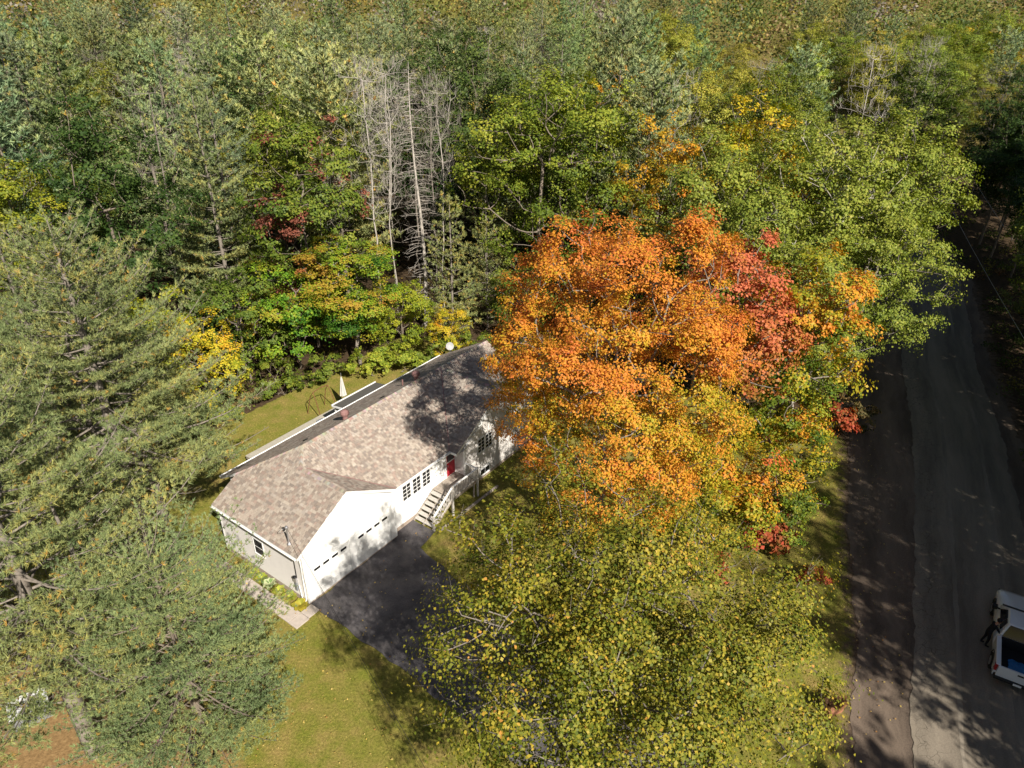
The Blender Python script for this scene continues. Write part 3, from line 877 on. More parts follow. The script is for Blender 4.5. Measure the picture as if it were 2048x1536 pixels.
# cap shingles along ridges and hips
def caps(a, b, na, nb, n_lim=999, name='ridge_cap'):
    a = Vector(a); b = Vector(b); L = (b - a).length; d = (b - a) / L; n = int(L / .15)
    for i in range(n):
        p = a + d * (i * .15); q = p + d * .19; c = tuple(x * rs.uniform(.85, 1.1) for x in rs.choice(SH_COL))
        mb = MB(); up_ = Vector((0, 0, 1))
        l0, r0 = Vector(na) * .14, Vector(nb) * .14
        t0, t1 = .026, .012
        mb.poly([up_ * t0, r0 + up_ * t0, (q - p) + r0 + up_ * t1, (q - p) + up_ * t1], c)
        mb.poly([l0 + up_ * t0, up_ * t0, (q - p) + up_ * t1, (q - p) + l0 + up_ * t1], c)
        mb.poly([r0, r0 + up_ * t0, up_ * t0, Vector((0, 0, 0))], c); mb.poly([Vector((0, 0, 0)), up_ * t0, l0 + up_ * t0, l0], c)
        o = mb.obj(name, M['shingle'], roof); o.location = p
hip = lambda du, dv: Vector(H(du, dv, 0))
z = lambda k, du, dv: None
s_ = SL
caps(H(W_ / 2, .05, GA), H(W_ / 2, VF - (W_ / 2 + O_), GA), H(-1, 0, -s_), H(1, 0, -s_))
caps(H(W_ / 2, VF - (W_ / 2 + O_), GA), H(-O_ + HALF, VR, HR), H(-1, 0, -s_), H(0, 1, -s_))
caps(H(1.514, -6.95, HE + SL * 1.799), H(-O_ + HALF, VR, HR), H(-1, 0, -s_), H(0, -1, -s_))
caps(H(20.5, VR, HR), H(-O_ + HALF, VR, HR), H(0, 1, -s_), H(0, -1, -s_))
caps(H(11.2 + HALF, .56, HR), H(11.2 + HALF, VR, HR), H(-1, 0, -s_), H(1, 0, -s_))
# valley flashing
mbv = MB()
for (a, b) in (((W_ + O_, VF, HE), (W_ / 2, VF - (W_ / 2 + O_), GA)), ((11.2, VF, HE), (11.2 + HALF, VR, HR))):
    mbv.bar(Vector(H(*a)) + Vector((0, 0, .012)), Vector(H(*b)) + Vector((0, 0, .012)), .05, .03)
mbv.obj('valley_flashing', M['vent'], roof)
# fascia, gutters and barge boards
def board(a, b, t, h, name, mat='trim', drop=0.0):
    a = Vector(a); b = Vector(b); d = (b - a); n = Vector((d.y, -d.x, 0)).normalized() * t
    mb = MB(); z0, z1 = -drop - h, -drop
    P = [a, b, b + n, a + n]
    lo = [p + Vector((0, 0, z0)) for p in P]; hi = [p + Vector((0, 0, z1)) for p in P]
    mb.poly(hi); mb.poly(lo[::-1])
    for i in range(4): j = (i + 1) % 4; mb.poly([lo[i], lo[j], hi[j], hi[i]])
    return mb.obj(name, M[mat], house)
board(H(-O_, .05, HE - .01), H(-O_, -6.95, HE - .01), .03, .16, 'fascia')
board(H(1.514, VB, HE - .01), H(20.5, VB, HE - .01), .03, .16, 'fascia')
board(H(-O_, -6.952, HE), H(1.514, -6.952, HE + SL * 1.799), .028, .16, 'barge_board')
board(H(1.512, -6.95, HE + SL * 1.799), H(1.512, VB, HE), .028, .16, 'barge_board')
board(H(W_ + O_ + .02, VF + .002, HE - .01), H(11.2, VF + .002, HE - .01), -.03, .16, 'fascia')
board(H(-O_, .052, HE), H(W_ / 2, .052, GA), -.028, .17, 'barge_board', drop=.005)
board(H(W_ / 2, .052, GA), H(W_ + O_, .052, HE), -.028, .17, 'barge_board', drop=.005)
board(H(11.2, .562, HE), H(11.2 + HALF, .562, HR), -.028, .17, 'barge_board', drop=.005)
board(H(11.2 + HALF, .562, HR), H(11.2 + 2 * HALF, .562, HE), -.028, .17, 'barge_board', drop=.005)
board(H(20.5, VB, HE), H(20.5, VR, HR), .03, .16, 'barge_board'); board(H(20.5, VR, HR), H(20.5, VF, HE), .03, .16, 'barge_board')
board(H(11.2, VF - .02, HE - .01), H(11.2, .56, HE - .01), .03, .16, 'fascia')
for (u0, u1, v0, v1) in ((-O_ + .01, .0, -6.94, .04), (W_ + .02, 11.98, -.3, -.02), (11.22, 12.0, -.2, .54)):
    hbox(MB(), u0, u1, v0, v1, 3.17, 3.19).obj('soffit', M['trim'], house)
def gutter(a, b, out):
    a = Vector(a); b = Vector(b); o = Vector(out)
    mb = MB(); pr = [(.03, -.02), (.03, -.11), (.12, -.11), (.14, -.02), (.13, -.02), (.112, -.10), (.04, -.10), (.04, -.02)]
    A_ = [a + o * x + Vector((0, 0, z_)) for x, z_ in pr]; B_ = [b + o * x + Vector((0, 0, z_)) for x, z_ in pr]
    for i in range(len(pr)): j = (i + 1) % len(pr); mb.poly([A_[i], B_[i], B_[j], A_[j]])
    mb.poly(A_[::-1]); mb.poly(B_); mb.obj('gutter', M['trim'], house)
gutter(H(-O_, .0, HE), H(-O_, -6.9, HE), H(-1, 0, 0)); gutter(H(W_ + O_ + .03, VF, HE), H(11.18, VF, HE), H(0, 1, 0)); gutter(H(1.52, VB, HE), H(20.5, VB, HE), H(0, -1, 0))
# downspout and electric service on the left wall
MB().tube([H(-.05, -.12, 3.1), H(-.06, -.12, .25), H(-.3, -.12, .1)], .035, 6).obj('downspout', M['trim'], house)
MB().tube([H(-.06, -.62, 3.15), H(-.06, -.62, 1.5)], .022, 6).obj('conduit', M['dark'], house)
mt = hbox(MB(), -.14, -.03, -.86, -.62, 1.2, 1.5).obj('electric_meter', M['metal'], house)
MB().lathe([(.09, 0), (.09, .06), (.06, .09)], 14).obj('meter_dial', M['glass'], mt).location = H(-.12, -.74, 1.5)
hbox(MB(), -.12, -.03, -.8, -.66, .62, 1.18).obj('meter_box', M['cover'], house)
MB().tube([H(-.08, -.5, 1.1), H(-.08, -.42, .45), H(-.16, -.28, .42)], .03, 6).obj('pipe', M['trim'], house)
ms = MB().tube([H(.06, -.92, HE + .1), H(.05, -.9, HE + 1.2)], .04, 10).obj('service_mast', M['metal'], house)
MB().lathe([(.05, 0), (.08, .02), (.09, .1), (.05, .17), (.0, .18)], 12).obj('weatherhead', M['metal'], ms).location = H(.05, -.9, HE + 1.18)
MB().lathe([(.12, 0), (.10, .04), (.05, .1)], 12).obj('mast_flashing', M['metal'], ms).location = H(.06, -.92, HE + .19)
loop = [H(.05 - .22 * math.sin(a), -.9 - .25 * (1 - math.cos(a)), HE + 1.15 - .3 * math.sin(a * .5)) for a in np.linspace(0, 6.0, 14)]
MB().tube(loop, .012, 5).obj('service_cable', M['cable_pale'], ms)
# turbine and stack vents
for u, v in ((7.64, -4.85), (13.55, -4.72)):
    zb = ZF['back'](u, v)
    vt = MB().lathe([(.16, -.1), (.15, .22), (.15, .26)], 18).obj('roof_vent', M['vent'], house); vt.location = H(u, v, zb)
    mb = MB()
    for k in range(18):
        a = k * 2 * math.pi / 18; prof = [(.15, .22), (.24, .30), (.27, .42), (.24, .54), (.12, .62), (.02, .64)]
        pr = []
        for (r, z_) in prof: pr.append((r * math.cos(a), r * math.sin(a), z_))
        pq = [(r * 1.0 * math.cos(a + .36), r * math.sin(a + .36), z_) for r, z_ in prof]
        pq2 = [(x * .93, y * .93, z_) for x, y, z_ in pq]
        for i in range(len(pr) - 1): mb.poly([pr[i], pq2[i], pq2[i + 1], pr[i + 1]])
    mb.lathe([(.245, .41), (.245, .43)], 18)
    mb.lathe([(.0, .2), (.2, .3), (.23, .42), (.2, .53), (.02, .6)], 18)
    mb.obj('vent_turbine', M['vent'], vt)
st = MB().tube([(0, 0, -.1), (0, 0, .42)], .045, 8).obj('vent_pipe', M['vent'], house); st.location = H(12.9, -5.3, ZF['back'](0, -5.3))
for u, v in ((4.97, -5.2), (10.82, -5.0)):
    b = MB().box(-.12, .12, -.1, .1, -.02, .07).obj('low_vent', M['dark'], house, bevel=.01); b.location = H(u, v, ZF['back'](u, v)); b.rotation_euler = (math.atan(-SL) * -1 * -1, 0, 0)

# rear porch roof with white fascia and two posts
mb = MB()
P = [H(11.0, -8.9, 3.12), H(15.0, -8.9, 3.12), H(15.0, -10.15, 2.92), H(11.0, -10.15, 2.92)]
mb.poly(P); mb.poly([(p[0], p[1], p[2] - .05) for p in P][::-1])
for i in range(4): j = (i + 1) % 4; a, b = P[i], P[j]; mb.poly([(a[0], a[1], a[2] - .05), (b[0], b[1], b[2] - .05), b, a])
pr_ = mb.obj('porch_roof', M['porchroof'], house)
MB().bar(Vector(H(10.96, -10.2, 2.9)), Vector(H(15.04, -10.2, 2.9)), .07, .14).obj('porch_fascia', M['trim'], pr_)
MB().bar(Vector(H(10.96, -8.95, 3.06)), Vector(H(10.96, -10.16, 2.88)), .05, .12).obj('porch_fascia', M['trim'], pr_)
for u in (11.15, 14.85): hbox(MB(), u - .06, u + .06, -10.1, -9.98, .6, 2.86).obj('porch_post', M['trim'], pr_)

# ------------------------------------------------------------------ rear deck, covered grill, parasol, swing frame
deck = empty('rear_deck', L2W(5.7, -8.6), YAW, label='long low grey wooden deck behind the house along the back lawn', cat='deck')
D = lambda u, v, z: (u - 5.7, -(v + 8.6), z)
for k in range(31):
    v0 = -8.6 - k * .142
    MB().box(0, 10.2, -(v0 + 8.6) + .004, -(v0 + 8.6) + .136, .57, .60).obj('deck_board', M['deck'], deck)
for (u0, u1, v0, v1) in ((5.72, 5.78, -12.95, -8.6), (15.8, 15.86, -12.95, -8.6)):
    MB().box(u0 - 5.7, u1 - 5.7, -(v1 + 8.6), -(v0 + 8.6), .36, .568).obj('rim_joist', M['wood'], deck)
MB().box(.08, 10.1, 4.28, 4.34, .36, .568).obj('rim_joist', M['wood'], deck)
for u in (.2, 3.4, 6.8, 9.9):
    for w in (.4, 4.1): MB().box(u - .06, u + .06, w - .06, w + .06, -.1, .36).obj('deck_post', M['wood'], deck)
g = empty('covered_grill', L2W(10.5, -10.9, .6), YAW, label='grey fabric covered barbecue standing on the rear deck', cat='barbecue')
MB().box(-.55, .55, -.3, .3, .02, .95).obj('cover', M['cover'], g, bevel=.09)
MB().box(-.3, .3, -.26, .26, .93, 1.12).obj('lid_cover', M['cover'], g, bevel=.08)
ux, uy, uz = -12.5, 46.1, 0
um = empty('parasol', (ux, uy, 0), 0, label='closed white patio parasol behind the rear porch roof', cat='parasol')
mb = MB(); n = 16; rings = []
prof = [(.03, 2.6), (.08, 2.4), (.14, 2.0), (.21, 1.5), (.27, 1.05)]
for i in range(n):
    a, b = 2 * math.pi * i / n, 2 * math.pi * (i + 1) / n; f = [1.0, .72][i % 2]; f2 = [1.0, .72][(i + 1) % 2]
    for (r0, z0), (r1, z1) in zip(prof, prof[1:]):
        mb.poly([(r0 * f * math.cos(a), r0 * f * math.sin(a), z0), (r1 * f * math.cos(a), r1 * f * math.sin(a), z1), (r1 * f2 * math.cos(b), r1 * f2 * math.sin(b), z1), (r0 * f2 * math.cos(b), r0 * f2 * math.sin(b), z0)])
mb.obj('canopy', M['canvas'], um); MB().tube([(0, 0, .05), (0, 0, 2.9)], .025, 8).obj('pole', M['metal'], um)
MB().lathe([(.28, 0), (.28, .06), (.05, .1)], 16).obj('base', M['dark'], um)
sw = empty('swing_frame', (-13.9, 45.3, 0), YAW, label='rusty tubular swing chair frame on the back lawn beside the deck', cat='garden swing')
for s in (-.8, .8):
    MB().tube([(s, -.75, 0), (s * .9, -.25, 1.5), (s * .85, 0, 2.0), (s * .9, .35, 1.5), (s, .8, 0)], .03, 6).obj('side_frame', M['rust'], sw)
MB().tube([(-.7, 0, 2.0), (0, .05, 2.08), (.7, 0, 2.0)], .03, 6).obj('top_bar', M['rust'], sw)
MB().tube([(-.78, -.7, .15), (.78, -.7, .15)], .025, 6).obj('floor_bar', M['rust'], sw)
sd = empty('satellite_dish', L2W(21.0, -8.3, HE + .05), 0, label='white round satellite dish above the far back eave of the roof', cat='satellite dish')
MB().tube([(0, 0, -.4), (0, 0, .45), (.0, -.1, .6)], .03, 8).obj('mast', M['metal'], sd)
dd_ = MB().lathe([(0, 0), (.12, .012), (.22, .04), (.30, .085), (.285, .085), (.2, .05), (.1, .02)], 22).obj('dish', M['dishgrey'], sd)
dd_.location = (0, -.12, .68); dd_.rotation_euler = (math.radians(62), 0, math.radians(20))
MB().tube([(0, -.12, .4), (.05, -.55, .62)], .015, 6).obj('feed_arm', M['metal'], sd)

# ------------------------------------------------------------------ front steps with landing and railing
stp = empty('front_steps', L2W(8.0, -.3), YAW, label='weathered wooden front steps and landing with white spindle railing', cat='steps')
S = lambda u, v, z: (u - 8.0, -(v + .3), z)
def sbox(mb, u0, u1, v0, v1, z0, z1): return mb.box(u0 - 8, u1 - 8, -(v1 + .3), -(v0 + .3), z0, z1)
for k in range(6):
    u0 = 8.02 + k * .29
    for h in (0, 1): sbox(MB(), u0 + h * .15, u0 + h * .15 + .142, -.16, 1.28, .18 + k * .19, .215 + k * .19).obj('tread', M['woodpale'], stp)
for k in range(15): sbox(MB(), 9.78 + k * .15, 9.92 + k * .15, -.27, 1.34, 1.2, 1.235).obj('landing_board', M['wood'], stp)
for v in (-.18, .55, 1.3): 
    MB().bar(Vector(S(8.0, v, .02)), Vector(S(9.8, v, 1.14)), .045, .22).obj('stringer', M['wood'], stp)
sbox(MB(), 9.8, 12.0, 1.26, 1.3, .98, 1.195).obj('rim_joist', M['wood'], stp)
for u in (9.85, 11.9): sbox(MB(), u - .05, u + .05, 1.2, 1.28, -.1, .98).obj('support_post', M['wood'], stp)
def rail(p, q, n, nm='baluster'):
    p = Vector(p); q = Vector(q)
    MB().bar(p, q, .10, .045).obj('handrail', M['trim'], stp)
    MB().bar(p - Vector((0, 0, .78)), q - Vector((0, 0, .78)), .05, .045).obj('bottom_rail', M['woodpale'], stp)
    for k in range(1, n):
        a = p + (q - p) * (k / n)
        MB().box(-.014, .014, -.014, .014, -.77, -.02).obj(nm, M['woodpale'], stp).location = a
rail(S(8.02, 1.38, .98), S(9.75, 1.38, 2.12), 12); rail(S(9.75, 1.38, 2.12), S(12.1, 1.38, 2.12), 15); rail(S(12.08, 1.34, 2.1), S(12.08, .5, 2.1), 7)
for u, z0, z1 in ((8.02, 0, 1.05), (9.75, 0, 2.2), (12.1, 0, 2.2)): sbox(MB(), u - .05, u + .05, 1.33, 1.43, z0 - .1, z1).obj('newel_post', M['woodpale'], stp)
MB().bar((8.3 - 8 - .2, -1.95, .05), (5.6, -2.1, .05), .14, .1).obj('edging_timber', M['wood'], empty('garden_edging', L2W(8.0, -.3), YAW, label='weathered timber edging on the ground beside the front steps', cat='edging'))

# ------------------------------------------------------------------ paving slabs along the garage wall
walk = empty('slab_walk', L2W(0, 0), YAW, label='pale concrete slab walk bending around the hosta bed by the garage', cat='walkway')
def slab(u0, u1, v0, v1): MB().box(u0, u1, -v1, -v0, -.05, .055).obj('slab', M['concrete'], walk, bevel=.012)
slab(-1.47, -.68, .14, .78); slab(-1.46, -.66, -.5, .115); slab(-.655, .03, .1, .72)
v = -.525
for L in (1.15, 1.2, 1.15, 1.2, 1.15, 1.2): slab(-1.46, -.7, v - L + .025, v); v -= L

# hostas
def hosta(R, n, cols, rng):
    V = []; F = []; C = []
    for k in range(n):
        a = rng.uniform(0, 6.28); e = rng.uniform(.1, 1.0); L = R * rng.uniform(.75, 1.1); w = L * .26
        d = np.array([math.cos(a), math.sin(a), 0]); s = np.array([-d[1], d[0], 0])
        c = cols[rng.integers(0, len(cols))] if isinstance(cols, list) else cols
        f = rng.uniform(.8, 1.2); base = len(V); pr = []
        for t, ww in ((0.05, .12), (.35, .8), (.7, 1.0), (1.0, .06)):
            zz = L * (t * (.35 + e * .65) - t * t * (.25 + .25 * e)) + .03
            p = d * L * t * (1 - .35 * e) + np.array([0, 0, zz])
            pr += [p - s * w * ww + (0, 0, .02), p, p + s * w * ww + (0, 0, .02)]
        V += pr
        for q in range(3):
            for h in (0, 1):
                F.append((base + q * 3 + h, base + q * 3 + h + 1, base + q * 3 + h + 4, base + q * 3 + h + 3))
                C.append(tuple(x * f for x in c))
    return np.array(V), np.array(F), np.array(C)
rg = np.random.default_rng(21)
yg = [(.36, .40, .05), (.28, .34, .04), (.42, .42, .08)]; vr_ = [(.55, .58, .35), (.22, .34, .12), (.5, .55, .3)]; yo = [(.5, .42, .06), (.42, .36, .05), (.36, .36, .05)]
for (u, v, R, cols, lab) in ((-.42, -4.7, .42, yg, 'yellow green hosta at the pine end of the bed by the garage wall'),
                             (-.40, -4.05, .42, yg, 'yellow green hosta second from the pine end of the bed'),
                             (-.36, -3.4, .40, yg, 'bushy lime hosta just behind the white edged one'),
                             (-.38, -2.72, .44, vr_, 'white edged variegated hosta in the middle of the bed'),
                             (-.38, -1.95, .42, yg, 'lime hosta directly in front of the white edged one'),
                             (-.36, -1.15, .44, yg, 'lime hosta beside the electric meter pipe'),
                             (-.35, -.25, .50, yo, 'large golden hosta at the garage corner by the driveway')):
    x, y, _ = L2W(u, v); e = empty('hosta', (x, y, .02), rg.random() * 6, label=lab, cat='plant', group='hostas along the garage wall')
    for q in range(2):
        V, F, C = hosta(R * (1 - .3 * q), 42, cols, rg)
        me = npmesh('leaves', V, F, C, M['leaf']); link(bpy.data.objects.new('leaves' if q == 0 else 'inner_leaves', me), e, kind='stuff')

# ------------------------------------------------------------------ cables, pole
def catenary(a, b, sag, n=24):
    return [(a[0] + (b[0] - a[0]) * t, a[1] + (b[1] - a[1]) * t, a[2] + (b[2] - a[2]) * t - sag * 4 * t * (1 - t)) for t in np.linspace(0, 1, n)]
mx, my, mz = L2W(.05, -.88, HE + 1.28)
pole0 = (5.0, 2.9, 5.4)
MB().tube(catenary((mx, my, mz), pole0, .12), .009, 5).obj('power_cable', M['cable'], None, label='twisted dark power cable from the roof mast over the driveway', cat='cable')
a = L2W(.02, .06, HE - .05)
MB().tube(catenary(a, (pole0[0], pole0[1], pole0[2] - .5), .25), .006, 5).obj('phone_cable', M['cable'], None, label='thin black phone cable from the garage corner over the lawn', cat='cable')
def utility_pole(x, y, h, lab, can=True):
    e = empty('utility_pole', (x, y, 0), .9, label=lab, cat='utility pole')
    MB().tube([(0, 0, -.3), (0, 0, h)], [.16, .11], 10).obj('pole', M['bark_grey'], e)
    if can:
        MB().lathe([(.02, 0), (.2, .02), (.21, .75), (.16, .82), (.06, .85)], 16).obj('transformer', M['trim'], e).location = (-.33, -.1, h - 1.1)
        MB().tube([(-.33, -.1, h - .25), (-.33, -.1, h + .05)], .04, 8).obj('bushing', M['terracotta'], e)
    MB().bar((-.9, 0, h - .25), (.9, 0, h - .25), .1, .1).obj('crossarm', M['wood'], e)
utility_pole(5.0, 2.9, 5.8, 'short wooden service pole at the foot of the driveway', False)
utility_pole(22.35, 47.6, 10.9, 'wooden utility pole with white transformer among the roadside trees')
MB().tube(catenary((62, 108, 9.5), (33.2, 33, 8.6), .8, 30), .014, 4).obj('overhead_wire', M['cable_pale'], None, label='upper of the two wires strung along the shaded road', cat='wire')
MB().tube(catenary((58, 108, 9.0), (29.5, 33, 8.4), .8, 30), .014, 4).obj('overhead_wire', M['cable_pale'], None, label='lower of the two wires strung along the shaded road', cat='wire')

# ------------------------------------------------------------------ pickup truck
tx, ty = 24.35, 24.30
tyaw = math.atan2(5.05, 3.05)
tr = empty('pickup_truck', (tx + .02, ty, .045), tyaw, label='white extended cab pickup truck parked on the shaded road', cat='pickup truck')
def loft(mb, secs):
    """secs: list of equal-length closed rings"""
    n = len(secs[0]); base = len(mb.v)
    for s in secs: mb.v += [tuple(p) for p in s]
    for i in range(len(secs) - 1):
        for k in range(n):
            mb.f.append((base + i * n + k, base + i * n + (k + 1) % n, base + (i + 1) * n + (k + 1) % n, base + (i + 1) * n + k)); mb.c.append(None)
    mb.f.append(tuple(base + k for k in reversed(range(n)))); mb.c.append(None)
    mb.f.append(tuple(base + (len(secs) - 1) * n + k for k in range(n))); mb.c.append(None)
def ring(x, w, z0, z1, c=.1, tum=0.0):
    w2 = w - tum
    return [(x, -w + c * .5, z0), (x, w - c * .5, z0), (x, w, z0 + c), (x, w, (z0 + z1) / 2), (x, w2, z1 - c), (x, w2 - c, z1), (x, 0, z1 + .015), (x, -w2 + c, z1), (x, -w2, z1 - c), (x, -w, (z0 + z1) / 2), (x, -w, z0 + c)]
mb = MB()
loft(mb, [ring(2.93, .78, .52, .80, .08), ring(2.86, .93, .42, .93, .12), ring(2.6, .985, .40, 1.02, .12), ring(2.0, 1.0, .42, 1.09, .12, .04), ring(1.35, 1.0, .42, 1.15, .1, .05), ring(1.0, 1.0, .42, 1.16, .1, .05), ring(-.95, 1.0, .42, 1.16, .1, .05)])
mb.obj('body', M['carwhite'], tr, smooth=True)
# load bed: walls round a hollow box
bd = MB().box(-2.9, -.96, -.95, .95, .45, .62).obj('bed_floor', M['rubber'], tr)
for s in (-1, 1):
    mb = MB(); y0, y1 = sorted((s * .80, s * 1.0))
    mb.box(-2.88, -.955, y0, y1, .45, 1.15); mb.obj('bed_side', M['carwhite'], tr, bevel=.03)
    y0, y1 = sorted((s * .775, s * .799)); MB().box(-2.8, -.96, y0, y1, .6, 1.12).obj('bed_liner', M['rubber'], tr)
    y0, y1 = sorted((s * .90, s * 1.012)); MB().box(-2.93, -2.72, y0, y1, .78, 1.12).obj('taillight', M['taillight'], tr, bevel=.015)
    y0, y1 = sorted((s * .6, s * .9)); MB().box(2.80, 2.95, y0, y1, .68, .86).obj('headlight', M['glass'], tr, bevel=.02)
tg = MB().box(-2.97, -2.88, -.88, .88, .52, 1.13).obj('tailgate', M['carwhite'], tr, bevel=.02)
MB().box(-2.985, -2.968, -.12, .12, .95, 1.03).obj('handle', M['rubber'], tg)
MB().box(-3.08, -2.9, -.92, .92, .42, .56).obj('rear_bumper', M['dark'], tr, bevel=.03)
MB().box(-3.09, -3.082, -.16, .16, .44, .55).obj('number_plate', M['trim'], tr)
MB().box(2.86, 3.0, -.9, .9, .42, .6).obj('front_bumper', M['dark'], tr, bevel=.04)
# cab
cab = MB(); B_ = [(1.32, .93), (-.93, .93)]
def cr(x, w, z, c=.12): return [(x, -w, z), (x, w, z)]
lo = [(1.34, -.90, 1.15), (1.34, .90, 1.15), (-.95, .92, 1.15), (-.95, -.92, 1.15)]
hi = [(.48, -.68, 1.80), (.48, .68, 1.80), (-.72, .70, 1.82), (-.72, -.70, 1.82)]
cab.poly(hi); cab.poly(lo[::-1])
for i in range(4): j = (i + 1) % 4; cab.poly([lo[i], lo[j], hi[j], hi[i]])
cb = cab.obj('cab', M['carwhite'], tr, bevel=.07, smooth=True)
def lerp3(a, b, t): return tuple(a[i] + (b[i] - a[i]) * t for i in range(3))
def glassq(l0, l1, h0, h1, s0, s1, t0, t1, out, name, par):
    def P(s, t): a = lerp3(l0, l1, s); b = lerp3(h0, h1, s); p = lerp3(a, b, t); return (p[0] + out[0], p[1] + out[1], p[2] + out[2])
    q = [P(s0, t0), P(s1, t0), P(s1, t1), P(s0, t1)]
    mb = MB(); o2 = tuple(-x * 1.5 for x in out); r = [(p[0] + o2[0], p[1] + o2[1], p[2] + o2[2]) for p in q]
    mb.poly(q); mb.poly(r[::-1])
    for i in range(4): j = (i + 1) % 4; mb.poly([r[i], r[j], q[j], q[i]])
    return mb.obj(name, M['glass'], par)
glassq(lo[0], lo[1], hi[0], hi[1], .07, .93, .08, .9, (.008, 0, .01), 'windscreen', tr)
glassq(lo[3], lo[2], hi[3], hi[2], .06, .94, .04, .93, (-.03, 0, .01), 'rear_window', tr)
MB().box(-1.06, -.99, -.80, .80, .6, 1.19).obj('bulkhead', M['rubber'], tr, bevel=.01)
for (A_, B2, C_, D_, o) in ((lo[1], lo[2], hi[1], hi[2], (0, .03, .012)), (lo[0], lo[3], hi[0], hi[3], (0, -.03, .012))):
    glassq(A_, B2, C_, D_, .16, .60, .12, .86, o, 'side_window', tr); glassq(A_, B2, C_, D_, .64, .86, .12, .84, o, 'side_window', tr)
MB().box(1.30, 1.42, -.8, .8, 1.14, 1.185).obj('cowl', M['dark'], tr)
for s in (-1, 1):
    mi = MB().box(.86, 1.08, min(s * 1.03, s * 1.24), max(s * 1.03, s * 1.24), 1.12, 1.32).obj('mirror', M['dark'], tr, bevel=.03)
    MB().box(.92, 1.0, min(s * .9, s * 1.06), max(s * .9, s * 1.06), 1.15, 1.2).obj('mirror_arm', M['dark'], mi)
    MB().box(-.28, -.1, min(s * .99, s * 1.015), max(s * .99, s * 1.015), .95, .99).obj('door_handle', M['dark'], tr)
    for x in (1.9, -1.9):
        w = MB().tube([(0, -.13, 0), (0, .13, 0)], .39, 24).obj('wheel', M['rubber'], tr, bevel=0); w.location = (x, s * .90, .36)
        r = MB().lathe([(.0, 0), (.21, .0), (.23, .03), (.12, .02), (.03, .05)], 14).obj('rim', M['metal'], w); r.rotation_euler = (math.radians(-90 * s), 0, 0); r.location = (0, s * .115, 0)
        MB().tube([(x + .47 * math.cos(a), s * 1.0, .40 + .47 * math.sin(a)) for a in np.linspace(0, math.pi, 12)], .035, 6).obj('arch_trim', M['dark'], tr)
# the load: crumpled blue tarp
mb = MB(); rr = random.Random(9); G = 7
H_ = [[.06 + .16 * max(0, 1 - math.hypot(i - 3, j - 3) / 3.5) + rr.uniform(-.03, .05) for j in range(G)] for i in range(G)]
for i in range(G - 1):
    for j in range(G - 1):
        mb.poly([((i + a) * .11 - .44 + .02 * ((j + b) % 3), (j + b) * .13 - .5 + .03 * ((i + a) % 2), H_[i + a][j + b]) for a, b in ((0, 0), (1, 0), (1, 1), (0, 1))])
tp = mb.obj('tarp', M['bluetarp'], None, smooth=True, label='crumpled blue tarp lying in the bed of the pickup', cat='tarp')
tp.matrix_world = Matrix.Translation((tx, ty, .045)) @ Matrix.Rotation(tyaw, 4, 'Z') @ Matrix.Translation((-2.0, .1, .63))

